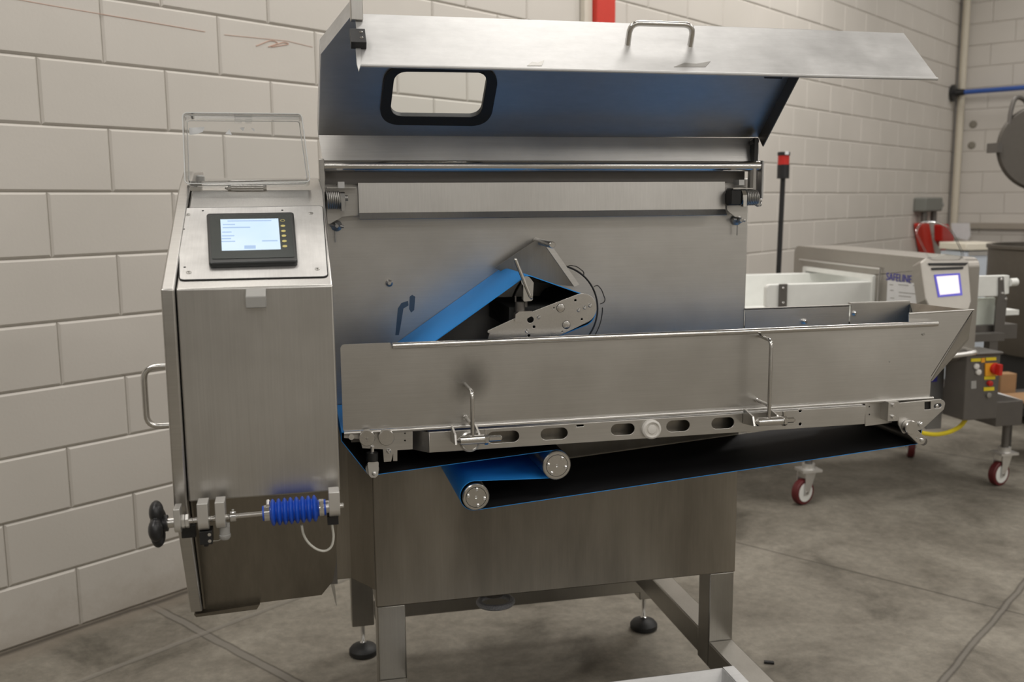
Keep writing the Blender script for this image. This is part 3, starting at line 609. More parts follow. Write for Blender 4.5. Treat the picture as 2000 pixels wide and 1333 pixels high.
for (kx, ky, r_) in [(367, 422, 0.0045), (607, 419, 0.0045), (369, 535, 0.0045), (620, 528, 0.0045)]:
    uu, vv = Q(kx, ky); b = MB(); b.lathe(op.pt(uu, vv, 0.0018), op.n, [(r_, 0), (r_, 0.001), (r_ * 0.8, 0.0014), (0.0016, 0.0014), (0.0014, 0.0004)], 18); MP(b, 'panel_screw', M['zinc'], cab)
b = MB()
for (kx, ky) in [(359, 450), (361, 524.5), (396.5, 414), (551.5, 413)]:
    uu, vv = Q(kx, ky); MP(MB().plate(op, circle(uu, vv, 0.0021, 14), [], 0.0021, 0.0025), 'screw_hole', M['dark'], cab)
# scuffs on the operator panel
# catch block on the cabinet's front edge
fp = YP(1.615); Z = fp.at; b = MB(); u0, v0 = Z(481.5, 600); u1, v1 = Z(520, 576)
b.prism([V((u0, 1.6155, v0)), V((u0, 1.592, v0)), V((u0, 1.592, v1)), V((u0, 1.630, v1 + 0.0175)), V((u0, 1.655, v1 + 0.015)), V((u0, 1.655, 1.325)), V((u0, 1.6155, 1.305))], (u1 - u0, 0, 0)); MP(b, 'catch_block', M['grey_plastic'], cab, bevel=0.0015)
b = MB(); b.lathe(V(((u0 + u1) / 2 - 0.003, 1.628, v1 + 0.0150)), (0, -0.4, 0.9), [(0.0035, 0), (0.0035, 0.002), (0.002, 0.003)], 14); MP(b, 'catch_screw', M['chrome'], cab)
# hinge and clear cover over the panel, swung up
hx0, hx1 = on_y(452, 378, 1.945).x, on_y(515, 377, 1.945).x; hz = 1.478
b = MB(); b.cyl((hx0, 1.945, hz), (hx1, 1.945, hz), 0.0058, 16); b.cyl((hx0 - 0.006, 1.945, hz), (hx0, 1.945, hz), 0.0055, 6); b.cyl((hx1, 1.945, hz), (hx1 + 0.006, 1.945, hz), 0.0055, 6); b.lathe((hx0 - 0.006, 1.945, hz), (-1, 0, 0), [(0.004, 0), (0.003, 0.004), (0.0005, 0.006)], 10)
MP(b, 'cover_hinge', M['steel_shiny'], cab)
cp = Pl((0, 1.955, 1.478), (1, 0, 0), (0, 0.07, 0.25)); G = cp.at
o4 = [G(365, 368), G(606, 364), G(589, 233), G(360, 231)]; uu0 = (o4[0][0] + o4[3][0]) / 2; uu1 = (o4[1][0] + o4[2][0]) / 2
out = [o4[0], o4[1], o4[2], o4[3]]
inn = [(x + 0.005 * sx_, y + 0.005 * sy_) for (x, y), (sx_, sy_) in zip(out, ((1, 1), (-1, 1), (-1, -1), (1, -1)))]
b = MB(); b.plate(cp, round_poly(out, 0.008), [], -0.004, 0.0); MP(b, 'clear_cover', M['glass'], cab)
b = MB(); b.plate(cp, round_poly(out, 0.008), [round_poly(inn, 0.005)], 0.0002, 0.030); MP(b, 'cover_rim', M['glass'], cab)
b = MB(); b.tube([cp.pt(x, y, 0.030) for x, y in round_poly(out, 0.008)], 0.0010, 6, closed=True); b.tube([cp.pt(x, y, 0.0) for x, y in round_poly(inn, 0.005)], 0.0007, 6, closed=True); MP(b, 'cover_edge', M['rim'], cab)
b = MB(); uu, vv = G(476, 236); 
b.plate(cp, [(uu - 0.016, vv - 0.002), (uu + 0.016, vv - 0.002), (uu + 0.016, vv + 0.004), (uu - 0.016, vv + 0.004)], [], -0.002, 0.026)
b.cyl(cp.pt(uu - 0.016, vv - 0.008, 0.02), cp.pt(uu - 0.003, vv - 0.008, 0.02), 0.004, 10); b.cyl(cp.pt(uu + 0.004, vv - 0.008, 0.02), cp.pt(uu + 0.016, vv - 0.008, 0.02), 0.004, 10)
MP(b, 'cover_latch', M['glass'], cab)
for pts in ([(369, 250), (400, 248), (396, 258), (385, 262), (370, 264)], [(440, 262), (448, 252), (453, 264)], [(468, 250), (478, 249), (475, 257)], [(490, 250), (497, 252), (497, 258)]):
    MP(MB().plate(cp, [G(*q) for q in pts], [], 0.0002, 0.0006), 'sticker_remnant', M['paper'], cab)
b = MB(); q = V((on_y(384, 380, 1.96).x, 1.955, 1.474)); b.box(q.x - 0.0115, q.x + 0.0115, 1.948, 1.968, 1.472, 1.481); MP(b, 'cover_clip', M['steel_shiny'], cab, bevel=0.001)
b = MB(); q = on_y(388, 345, 2.10); b.lathe((q.x, 2.10, 1.488), (0, 0, 1), [(0.012, 0), (0.012, 0.016), (0.009, 0.019)], 20); MP(b, 'roof_knob', M['grey_plastic'], cab)
# lower housing under the cabinet
lp = Pl((0, 1.70, 0.955), (1, 0, 0), (0, -0.06, 0.25)); L_ = lp.at
b = MB(); pts = [L_(*q) for q in [(352, 1000), (357, 984), (662, 940), (656, 1100), (650, 1136), (628, 1163), (508, 1178), (500, 1185), (382, 1199)]]
b.plate(lp, pts, [], -0.003, 0.0); lh = MP(b, 'lower_housing', M['steel_body'], cab)
b = MB(); b.prism([lp.pt(*L_(*q)) for q in [(380, 1196), (508, 1176), (502, 1186), (384, 1201)]], (0, -0.012, 0)); b.prism([V((-0.190, 1.64, 0.95)), V((-0.190, 1.79, 0.95)), V((-0.190, 1.79, 0.71)), V((-0.190, 1.745, 0.71))], (0.003, 0, 0)); MP(b, 'housing_flange', M['steel_body'], cab)
b = MB(); b.box(-0.185, 0.055, 1.78, 2.20, 0.72, 0.954); MP(b, 'housing_core', M['dsteel'], cab)

# ---- adjusting spindle with star knob and bellows
ys = 1.575
sp0, sp1 = on_y(345, 1021, ys), on_y(520, 1003, ys); ax = V((1, 0, 0.035)).normalized()
zc = on_y(640, 991, ys).z; zl = on_y(350, 1020, ys).z
def SP(px): x = on_y(px, 1005, ys).x; x0_, x1_ = on_y(350, 1020, ys).x, on_y(640, 991, ys).x; return V((x, ys, zl + (zc - zl) * (x - x0_) / (x1_ - x0_)))
sd = (SP(640) - SP(350)).normalized()
b = MB(); b.cyl(SP(342), SP(668), 0.0042, 16); spin = MP(b, 'adjusting_spindle', M['steel_shiny'])
b = MB(); b.tube([SP(372) + sd * (i * 0.0012) + V((0, 0.0046 * math.cos(i * 1.05), 0.0046 * math.sin(i * 1.05))) for i in range(60)], 0.0008, 5); MP(b, 'thread', M['zinc'], spin)
b = MB()
for i in range(4):                           # lobed hand knob
    a = math.pi / 2 + i * math.pi / 2 + 0.12; c = SP(306) + V((0, 0.021 * math.cos(a), 0.021 * math.sin(a)))
    b.sphere(c, 0.0190, 20, (0.60, 1.0, 1.0))
b.sphere(SP(306), 0.027, 20, (0.40, 1, 1)); knob = MP(b, 'star_knob', M['black'], spin)
b = MB(); b.cyl(SP(315), SP(327), 0.0135, 24); MP(b, 'knob_hub', M['black'], spin)
b = MB(); b.cyl(SP(326), SP(344), 0.0085, 24); MP(b, 'bushing', M['steel_shiny'], spin)
def hang_block(pxa, pxb, ztop, name='bearing_block', dz=0.016):
    a, c = SP(pxa), SP(pxb); b = MB(); r = 0.0165
    pl = Pl((a.x, 0, 0), (0, -1, 0), (0, 0, 1)); cz = a.z
    prof = arc(-ys, cz, r, math.pi, 2 * math.pi, 10) + [(-ys + r, ztop), (-ys - r, ztop)]
    b.plate(pl, prof, [], -(c.x - a.x), 0.0); return MP(b, name, M['alu'], spin, bevel=0.001)
hang_block(341, 353.5, on_y(347, 990, ys).z); hang_block(387, 408, on_y(398, 979, ys).z); hang_block(422, 441, on_y(431, 976, ys).z); hang_block(643, 664, on_y(652, 957, ys).z)
b = MB()
for a0, a1_ in ((353.5, 361), (361.5, 369)): b.cyl(SP(a0), SP(a1_), 0.0115, 6, ch=0.001)
MP(b, 'lock_nut', M['alu'], spin)
b = MB(); b.cyl(SP(450), SP(461), 0.0085, 18); b.cyl(SP(455.5) + V((0, 0, 0.008)), SP(455.5) + V((0, 0, 0.012)), 0.002, 8); MP(b, 'set_collar', M['chrome'], spin)
b = MB(); A = SP(529); B_ = SP(622); Lb = (B_ - A).length; prof = [(0.010, 0)]
for i in range(8):
    s = Lb / 8
    for (r, t) in ((0.0165, 0.0), (0.0205, 0.14), (0.0225, 0.35), (0.0225, 0.45), (0.0205, 0.66), (0.0165, 0.85)): prof.append((r, (i + t) * s))
prof.append((0.011, Lb)); b.lathe(A, sd, prof, 32); b.cyl(SP(513), SP(530), 0.0125, 24); b.cyl(SP(621), SP(637), 0.0135, 24); MP(b, 'bellows', M['blue_rubber'], spin)
b = MB(); b.cyl(SP(516.5), SP(527), 0.0135, 24); b.cyl(SP(524) + V((0, -0.006, 0.014)), SP(524) + V((0, 0.008, 0.018)), 0.0032, 10); MP(b, 'hose_clamp', M['chrome'], spin)
b = MB(); b.cyl(SP(624), SP(633), 0.0148, 24); b.box(SP(626).x, SP(632).x, ys - 0.021, ys - 0.010, SP(626).z - 0.002, SP(626).z + 0.018); MP(b, 'hose_clamp', M['chrome'], spin)
b = MB(); b.cyl(SP(633), SP(645), 0.0115, 20); b.cyl(SP(664), SP(672), 0.0045, 12, ch=0.001); MP(b, 'end_bushing', M['steel_shiny'], spin)
b = MB(); q = SP(403); b.box(q.x - 0.012, q.x + 0.008, ys - 0.008, ys + 0.02, q.z - 0.041, q.z - 0.018); b.cyl((q.x - 0.003, ys, q.z - 0.046), (q.x - 0.003, ys, q.z - 0.04), 0.004, 10); sb = MP(b, 'sensor_block', M['black'], spin, bevel=0.001)
b = MB(); q = SP(365); b.box(q.x - 0.013, q.x + 0.010, ys + 0.02, ys + 0.035, q.z - 0.036, q.z - 0.014); MP(b, 'sensor_block', M['black'], spin, bevel=0.001)
b = MB()
for dz in (-0.024, -0.035):
    q = SP(409); b.lathe((q.x - 0.001, ys - 0.008, q.z + dz), (0, -1, 0), [(0.0028, 0), (0.0028, 0.001), (0.0012, 0.001)], 12)
MP(b, 'sensor_screw', M['chrome'], spin)
b = MB(); q = SP(437); b.lathe((q.x, ys, q.z - 0.037), (0, 0, 1), [(0.007, 0), (0.0095, 0.004), (0.0095, 0.008), (0.0085, 0.0085), (0.0085, 0.022)], 18); b.cyl((q.x + 0.006, ys - 0.004, q.z - 0.016), (q.x + 0.006, ys - 0.004, q.z - 0.008), 0.003, 10); MP(b, 'grease_cup', M['grey_plastic'], spin)
b = MB(); q = SP(651); b.box(q.x - 0.01, q.x + 0.008, ys - 0.006, ys + 0.02, q.z - 0.03, q.z - 0.016); MP(b, 'sensor_block', M['black'], spin)
yc = 1.59
b = MB(); b.tube([on_y(x, y, yc) for x, y in [(589, 1026), (592, 1045), (603, 1063), (620, 1075), (636, 1078), (648, 1069), (652, 1050), (649, 1030), (646, 1010)]], 0.0021, 10, bend=0.014); MP(b, 'sensor_cable', M['cable'], spin)
b = MB(); b.tube([on_y(x, y, yc) for x, y in [(402, 1052), (415, 1058), (430, 1056), (438, 1047)]], 0.0008, 6, bend=0.01); MP(b, 'thin_wire', M['cable'], spin)

# ---- trough with its front wall
YT = 1.95; tp = YP(YT); A_ = tp.at
b = MB(); wl = [A_(664, 690), A_(668, 846), A_(1816, 776), A_(1826, 636), A_(766, 677), A_(762, 670), A_(680, 673), A_(668, 676)]
zt = 1.155; zb_ = 0.976
pts = [(0.0825, zb_ + 0.004), (1.463, zb_), (1.468, zt), (A_(766, 677)[0], zt - 0.003), (A_(762, 670)[0], zt + 0.006), (0.0875, zt + 0.006), (0.0825, zt)]
b.plate(tp, round_poly(pts[:3] + pts[3:], [0.004, 0, 0, 0, 0, 0.006, 0.002]), [], -0.003, 0.0)
st_ = tp.pt(*A_(918, 742)); trough = MP(b, 'trough', steel('trough_steel', dark_patch=(tuple(st_), 0.055, 0.6)))
b = MB(); b.cyl((A_(765, 675)[0], YT - 0.003, zt), (A_(1830, 633)[0], YT - 0.003, zt), 0.0066, 20, ch=0.002); MP(b, 'trough_rail', M['steel_shiny'], trough)
b = MB(); b.cyl((A_(672, 846)[0], YT - 0.004, zb_), (A_(1820, 776)[0], YT - 0.004, zb_), 0.0042, 14); MP(b, 'trough_bead', M['steel'], trough)
tb = YP(2.245)
b = MB(); B2 = tb.at; zk = 1.168
b.plate(tb, [(B2(1456, 605)[0], 1.0), (B2(1659, 598)[0], 1.0), (B2(1659, 598)[0], zk), (B2(1456, 605)[0], zk)], [], -0.003, 0.0); b.box(B2(1456, 605)[0], B2(1659, 598)[0], 2.245, 2.257, zk - 0.002, zk + 0.0015)
bg = MP(b, 'back_guard', M['steel'], trough)
b = MB(); b.plate(tb, [(B2(1661, 597)[0], 1.0), (B2(1776, 591)[0], 1.0), (B2(1776, 591)[0], 1.173), (B2(1661, 597)[0], 1.173)], [], 0.001, 0.004); b.box(B2(1661, 597)[0], B2(1776, 591)[0], 2.243, 2.257, 1.1715, 1.175); MP(b, 'back_guard', M['steel'], trough)
b = MB()
for q in ((1570, 628), (1667, 612)): u, v = B2(*q); b.lathe(tb.pt(u, v), tb.n, [(0.007, 0), (0.007, 0.006), (0.004, 0.012)], 14)
MP(b, 'guard_bolt', M['chrome'], trough)
b = MB(); b.cyl(tp.pt(*A_(1803, 653), -0.001), tp.pt(*A_(1803, 653), 0.002), 0.0035, 12); b.cyl(tp.pt(*A_(1737, 707), -0.001), tp.pt(*A_(1737, 707), 0.001), 0.0018, 10); MP(b, 'rivet', M['zinc'], trough)
# flared end hopper
ep = YP(1.962); E_ = ep.at
b = MB(); b.plate(ep, [E_(1775, 613), E_(1902, 605.5), E_(1818, 745), E_(1816, 779), E_(1775, 781)], [], -0.003, 0.0)
b.cyl(ep.pt(*E_(1775, 613)), ep.pt(*E_(1902, 605.5)), 0.0022, 8); MP(b, 'hopper_front', M['steel'], trough)
b = MB(); b.prism([ep.pt(*E_(1902, 606)), ep.pt(*E_(1818, 745)), on_y(1822, 744, 2.0) , on_y(1892, 664, 2.1), on_y(1898, 608, 2.0)], (-0.002, 0, -0.001)); MP(b, 'hopper_end', M['steel'], trough)
b = MB(); b.prism([on_y(1777, 592, 2.245), on_y(1777, 640, 2.245), ep.pt(*E_(1818, 735)), ep.pt(*E_(1900, 606))], (0.002, 0, 0)); MP(b, 'hopper_slope', M['steel_body'], trough)

# ---- conveyor side beam with slots
yb = 1.935; bp_ = YP(yb); C_ = bp_.at
zt2 = C_(1265, 819)[1]; zb2 = C_(1265, 860)[1]
zt2, zb2 = 0.970, 0.926
xa, xb_ = C_(838, 866)[0], C_(1690, 812)[0]
holes = []
for (sa, sb_, yy) in ((963, 1003, 851), (1067, 1098, 846), (1204, 1229, 837), (1312, 1337, 830), (1400, 1424, 825)):
    ua, va = C_(sa, yy); ub, vb_ = C_(sb_, yy); vm = (zt2 + zb2) / 2 + 0.002; holes.append(slot(ua, vm, ub, vm, 0.0125))
for q in ((1563, 803), (1563, 829)): holes.append(circle(*C_(*q), 0.0035, 12))
u, v = C_(1133, 832); holes.append([(u - 0.008, v - 0.002), (u + 0.008, v - 0.002), (u + 0.008, v + 0.002), (u - 0.008, v + 0.002)])
b = MB(); b.plate(bp_, [(xa, zb2), (xb_, zb2), (xb_, zt2), (xa, zt2)], holes, -0.003, 0.0, bev=0.001)
b.box(xa, xb_, yb + 0.003, yb + 0.03, zt2 - 0.003, zt2); b.box(xa, xb_, yb + 0.003, yb + 0.03, zb2, zb2 + 0.003)
b.prism([V((xa, yb, zb2)), V((xa, yb, zt2)), V((xa - 0.03, yb + 0.035, zt2)), V((xa - 0.03, yb + 0.035, zb2))], (0, 0.003, 0))
beam = MP(b, 'side_beam', M['steel'])
b = MB(); b.box(xa - 0.02, xb_ + 0.01, yb + 0.031, yb + 0.036, zb2 + 0.002, zt2 - 0.002); MP(b, 'beam_web', M['steel_body'], beam)
b = MB(); u, v = C_(1271, 838); b.lathe(bp_.pt(u, v), bp_.n, [(0.0215, 0), (0.0215, 0.008), (0.018, 0.011), (0.0165, 0.011), (0.015, 0.007), (0.011, 0.007), (0.009, 0.010), (0.003, 0.011)], 36); MP(b, 'beam_boss', M['white_cap'], beam)
b = MB(); u, v = C_(917, 862); b.lathe(bp_.pt(u, v), bp_.n, [(0.0225, 0), (0.0225, 0.006), (0.019, 0.009), (0.017, 0.006), (0.004, 0.006)], 36); MP(b, 'beam_boss', M['steel'], beam)
# clamps holding the trough
def clamp(wall_px, bend_px, low_px, body_a, body_b, wing, stub):
    y1 = 1.885; w0 = tp.pt(*A_(*wall_px)); k = on_y(*bend_px, y1); l = on_y(*low_px, y1); k = V((l.x, y1, w0.z - 0.002))
    b = MB(); b.tube([w0, k, V((l.x, y1, on_y(*body_a, y1).z))], 0.0043, 12, bend=0.016); h = MP(b, 'clamp_rod', M['steel_shiny'])
    a, c, w = on_y(*body_a, y1), on_y(*body_b, y1), on_y(*wing, y1); zz = (a.z + c.z) / 2
    b = MB(); b.lathe((a.x, y1, zz), (1, 0, 0), [(0.002, 0), (0.008, 0.006), (0.0095, 0.007), (0.0095, c.x - a.x)], 20); MP(b, 'clamp_body', M['steel_shiny'], h)
    b = MB(); b.cyl((c.x, y1, zz), (c.x + 0.007, y1, zz), 0.013, 6); b.cyl((c.x + 0.007, y1, zz), (w.x, y1, zz), 0.0065, 6, ch=0.003); b.box(c.x + 0.001, c.x + 0.006, y1 - 0.004, y1 + 0.004, zz, zz + 0.02); MP(b, 'clamp_nut', M['steel_shiny'], h)
    b = MB(); 
    for xx in (a.x - 0.004, c.x - 0.012):
        b = MB(); b.prism([V((xx, yb - 0.002, zz - 0.014)), V((xx, yb - 0.002, zz + 0.022)), V((xx, y1 + 0.004, zz + 0.012)), V((xx, y1 - 0.004, zz - 0.008))], (0.004, 0, 0)); MP(b, 'clamp_bracket', M['steel_v'], h)
    s = tp.pt(*A_(*stub)); b = MB(); b.lathe(s, (0, -1, 0), [(0.0055, 0), (0.0055, 0.004), (0.0042, 0.005), (0.0042, 0.062)], 14); MP(b, 'clamp_stud', M['steel_shiny'], h)
clamp((909, 752), (922, 765), (923, 840), (892, 861), (946, 858), (980, 856), (909, 815))
clamp((1484, 656), (1504, 666), (1502, 800), (1474, 825), (1528, 822), (1552, 820), (1478, 782))

# ---- main conveyor belt
def belt(path, y0, y1, th, side):
    """Closed band along (x, z) points; 'side' +1 puts the blue face to the right of travel."""
    n = len(path); P2 = [V(p) for p in path]; off = []
    for i in range(n):
        t = (P2[(i + 1) % n] - P2[i - 1]).normalized(); off.append(P2[i] + V((t.y, -t.x)) * th * side)
    b = MB(); vs = []
    for q in (P2, off):
        for y in (y0, y1): vs += [V((p.x, y, p.y)) for p in q]
    fi, fo, fe = [], [], []
    for i in range(n):
        j = (i + 1) % n
        fi.append((i, j, n + j, n + i)); fo.append((2 * n + i, 3 * n + i, 3 * n + j, 2 * n + j)); fe.append((i, 2 * n + i, 2 * n + j, j)); fe.append((n + i, n + j, 3 * n + j, 3 * n + i))
    b.add(vs, fi, 1); k = len(b.v) - len(vs); b.f += fo; b.m += [0] * len(fo); b.f += fe; b.m += [0] * len(fe); return b
yn = 1.968
def XZ(px, py, y=yn): q = on_y(px, py, y); return (q.x, q.z)
r1c, r2c = XZ(1088, 910, 1.955), XZ(930, 972, 1.955); RR = 0.0325
def wrap(c, r, a0, a1, n=12): return arc(c[0], c[1], r, math.radians(a0), math.radians(a1), n)
L0 = (0.088, 0.958); small = XZ(727, 916); endc = XZ(1790, 858)
path = [(0.080, 0.972), (0.080, 0.955)] + wrap(small, 0.0135, 215, 280, 5) + wrap(r1c, RR, 98, -85, 16) + wrap(r2c, RR, 80, 278, 18) + wrap(endc, 0.012, 278, 380, 6) + [(1.462, 0.962), (1.455, 0.970)]
b = belt(path, yn, 2.246, 0.0014, 1); conv = MP(b, 'conveyor_belt', [M['belt'], M['belt_in']], ang=25)
lab(conv, 'long blue conveyor belt with a black underside')
def roller(c, r, y0, name, bolts, par):
    b = MB(); b.lathe((c[0], y0, c[1]), (0, 1, 0), [(r - 0.002, 0), (r, 0.002), (r, 0.28)], 40); o = MP(b, name, M['turned'], par)
    b = MB(); b.tube([V((c[0] + r * 0.76 * math.cos(a * math.pi / 20), y0, c[1] + r * 0.76 * math.sin(a * math.pi / 20))) for a in range(40)], 0.0006, 5, closed=True); MP(b, 'roller_groove', M['dark'], par)
    for a in bolts:
        b = MB(); b.lathe((c[0] + r * 0.62 * math.cos(a), y0, c[1] + r * 0.62 * math.sin(a)), (0, -1, 0), [(0.0040, 0), (0.0036, 0.002), (0.0014, 0.0035)], 14); MP(b, 'roller_bolt', M['chrome'], par)
    b = MB(); b.lathe((c[0], y0, c[1]), (0, -1, 0), [(0.003, 0), (0.003, 0.0015), (0.001, 0.0005)], 14); MP(b, 'roller_centre', M['chrome'], par)
roller(r1c, RR - 0.0004, 1.955, 'drive_roller', [0.95, 2.95, 4.05, 6.05], conv); roller(r2c, RR - 0.003, 1.955, 'tension_roller', [1.5, 2.85, 4.9, 6.1], conv)
# left end: adjuster discs and clip
ly = 1.93
b = MB(); q = on_y(717, 857, ly); b.lathe((q.x, ly + 0.012, q.z), (0, -1, 0), [(0.0165, 0), (0.0165, 0.011), (0.0155, 0.012), (0.002, 0.012)], 36); b.lathe((q.x, ly, q.z), (0, -1, 0), [(0.0025, 0), (0.001, 0.002)], 10); lad = MP(b, 'adjuster_disc', M['turned'])
b = MB(); q = on_y(755, 856, ly); b.lathe((q.x, ly + 0.012, q.z), (0, -1, 0), [(0.0165, 0), (0.0165, 0.011), (0.0155, 0.012), (0.002, 0.012)], 36); MP(b, 'adjuster_disc', M['turned'])
lpn = YP(1.948); D_ = lpn.at
b = MB(); b.plate(lpn, [D_(*q) for q in [(672, 845), (806, 842), (806, 878), (776, 880), (776, 901), (768, 901), (768, 886), (764, 902), (750, 903), (748, 878), (708, 876), (703, 858), (672, 856)]], [circle(*D_(791, 847), 0.002, 10), circle(*D_(791, 861), 0.002, 10)], -0.003, 0.0); lbk = MP(b, 'end_bracket', M['steel'])
b = MB(); b.lathe(lpn.pt(*D_(759, 881)), lpn.n, [(0.005, 0), (0.005, 0.005), (0.003, 0.007)], 8); b.lathe(lpn.pt(*D_(686, 853)), lpn.n, [(0.006, 0), (0.006, 0.006), (0.003, 0.006)], 14)
MP(b, 'bracket_bolt', M['chrome'], lbk)
b = MB(); b.lathe(lpn.pt(*D_(727, 916), 0.004), (0, 1, 0), [(0.014, 0), (0.014, 0.012)], 24); MP(b, 'guide_wheel', M['zinc'], lbk)
b = MB(); b.plate(lpn, round_poly([D_(*q) for q in [(717, 901), (739, 900), (738, 926), (733, 931), (724, 931), (720, 926)]], 0.003), [], 0.006, 0.010); b.lathe(lpn.pt(*D_(730, 923), 0.010), lpn.n, [(0.0045, 0), (0.0045, 0.003), (0.002, 0.005)], 12); MP(b, 'wheel_clip', M['alu'], lbk)
b = MB(); b.cyl(lpn.pt(*D_(727, 900), 0.002), lpn.pt(*D_(727, 884), 0.002), 0.012, 14); MP(b, 'rubber_buffer', M['rubber'], lbk); b = MB(); b.cyl(lpn.pt(*D_(727, 884), 0.002), lpn.pt(*D_(727, 872), 0.002), 0.004, 10); MP(b, 'buffer_screw', M['chrome'], lbk)
# right end bracket
ry = 1.93; rp = YP(ry); R_ = rp.at
b = MB(); b.plate(YP(1.955), [YP(1.955).at(*q) for q in [(1690, 790), (1742, 784), (1742, 826), (1690, 833)]], [circle(*YP(1.955).at(1698, 795), 0.002, 10), circle(*YP(1.955).at(1698, 810), 0.002, 10)], -0.003, 0); MP(b, 'joint_plate', M['steel'])
b = MB(); o8 = round_poly([R_(*q) for q in [(1752, 788), (1838, 780), (1847, 786), (1844, 800), (1801, 840), (1764, 848), (1755, 830)]], [0.003, 0.003, 0.008, 0.008, 0.006, 0.006, 0.003])
b.plate(rp, o8, [[R_(1806, 786), R_(1818, 785), R_(1818, 800), R_(1806, 801)], slot(*R_(1828, 794), *R_(1835, 793), 0.0055)], -0.005, 0.0, bev=0.001)
b.box(R_(1733, 800)[0], R_(1753, 800)[0], ry - 0.004, ry + 0.03, R_(1745, 822)[1], R_(1745, 785)[1]); rb = MP(b, 'end_bracket', M['steel'])
b = MB(); b.plate(rp, [R_(1804, 784), R_(1820, 783), R_(1820, 803), R_(1804, 804)], [], -0.008, -0.0055); MP(b, 'bracket_sticker', M['black'], rb)
b = MB(); b.lathe(rp.pt(*R_(1831, 794), -0.004), rp.n, [(0.0045, 0), (0.0045, 0.003), (0.003, 0.004)], 12); MP(b, 'bracket_stud', M['chrome'], rb)
b = MB()
for q in ((1742, 791), (1742, 814)): b.cyl(rp.pt(*R_(*q), 0.004), rp.pt(*R_(*q), 0.009), 0.0045, 6)
b.lathe(rp.pt(*R_(1797, 829)), rp.n, [(0.006, 0), (0.006, 0.004), (0.003, 0.006)], 12)
MP(b, 'bracket_bolt', M['chrome'], rb)
b = MB(); b.plate(rp, slot(*R_(1776, 840), *R_(1797, 859), 0.0112), [], 0.001, 0.006, bev=0.001); arm_ = MP(b, 'idler_arm', M['steel_shiny'], rb)
b = MB(); b.lathe(rp.pt(*R_(1773, 833), 0.001), rp.n, [(0.0165, 0), (0.0165, 0.013), (0.0150, 0.015), (0.001, 0.015)], 36); MP(b, 'adjuster_disc', M['turned'], rb)
b = MB(); b.lathe(rp.pt(*R_(1797, 859), 0.006), rp.n, [(0.0055, 0), (0.005, 0.003), (0.002, 0.0045)], 14); b.lathe(rp.pt(*R_(1788, 855), 0.006), rp.n, [(0.002, 0), (0.002, 0.002)], 8); MP(b, 'idler_bolt', M['chrome'], rb)
b = MB(); b.cyl((endc[0], 1.94, endc[1]), (endc[0], 2.24, endc[1]), 0.0095, 16); b.box(1.36, 1.50, 1.985, 2.24, 0.915, 0.965); MP(b, 'idler_shaft', M['dsteel'])
b = MB(); b.box(0.10, 1.36, 1.99, 2.24, 0.945, 0.965); MP(b, 'belt_bed', M['dsteel'])

# ---- upper pressing conveyor
yu = 2.0
def UZ(px, py): q = on_y(px, py, yu); return V((q.x, q.z))
topA = UZ(1018, 543); low = UZ(848, 668); dirn = (low - topA).normalized(); pull = UZ(1134, 607); pr = 0.0345
nose = low + dirn * 0.07
up_n = V((dirn.y, -dirn.x)); 
if up_n.y < 0: up_n = -up_n
tr = 0.018; tc_ = topA - up_n * tr + V((0.006, 0))
pth = [tuple(nose), tuple(topA - dirn * -0.002)] + []
a_s = math.degrees(math.atan2(up_n.y, up_n.x)); e2 = UZ(1150, 576); sl = (UZ(1165, 583) - topA).normalized(); n2 = V((-sl.y, sl.x)); a_e = math.degrees(math.atan2(n2.y, n2.x))
pth = [tuple(nose)] + arc(tc_.x, tc_.y, tr, math.radians(a_s), math.radians(a_e), 6) + arc(pull.x, pull.y, pr, math.radians(a_e), math.radians(-65), 12)
bot = V(pth[-1]); pth += [tuple(bot + (nose - bot) * 0.5 + V((0.02, -0.03))), tuple(nose + V((0.01, -0.02))), tuple(nose + V((-0.004, -0.012)))]
b = belt([q for q in pth], yu, 2.247, 0.002, -1); press = MP(b, 'pressing_belt', [M['belt'], M['belt_in']], ang=25); lab(press, 'blue belt of the sloping upper conveyor')
up_ = YP(1.992); U_ = up_.at
outl = [(950, 672), (956, 652), (952, 650), (953, 646), (1010, 620), (1128, 573)]
o2 = [U_(*q) for q in outl]; pc = V(U_(1137, 603)); prad = 0.0335
a0 = math.radians(105); a1_ = math.radians(-62)
o2 = o2[:5] + arc(pc.x, pc.y, prad, a0, a1_, 16) + [U_(1092, 657), U_(1080, 672)]
hol = [circle(*U_(1036, 625), 0.0072, 20), circle(*U_(1043, 639), 0.0030, 12), circle(*U_(1033, 656), 0.003, 12), circle(*U_(1124, 587), 0.0028, 12), circle(*U_(1136.5, 624), 0.0024, 12), circle(*U_(1098, 648), 0.0014, 10), circle(*U_(1082, 602), 0.0016, 10)]
b = MB(); b.plate(up_, o2, hol, -0.005, 0.0, bev=0.0008); pp = MP(b, 'side_plate', M['turned'], press)
for (q, r) in (((1095, 602), 0.0088), ((1106, 635), 0.0085)):
    b = MB(); u, v = U_(*q); b.lathe(up_.pt(u, v), up_.n, [(r, -0.001), (r, 0.0012), (r - 0.001, 0.0016), (0.0015, 0.0016)], 28); MP(b, 'axle_end', M['steel_shiny'], press)
    b = MB(); b.tube([up_.pt(u + (r + 0.0004) * math.cos(a * math.pi / 14), v + (r + 0.0004) * math.sin(a * math.pi / 14), 0.0003) for a in range(28)], 0.0005, 5, closed=True); MP(b, 'axle_groove', M['dark'], press)
for q in ((1142, 601), (1152, 597), (1130, 606), (1052, 620), (1029, 647)):
    b = MB(); u, v = U_(*q); r = 0.0042; b.lathe(up_.pt(u, v), up_.n, [(r, 0), (r, 0.0015), (r * 0.7, 0.003), (0.001, 0.003)], 14); MP(b, 'plate_screw', M['chrome'], press)
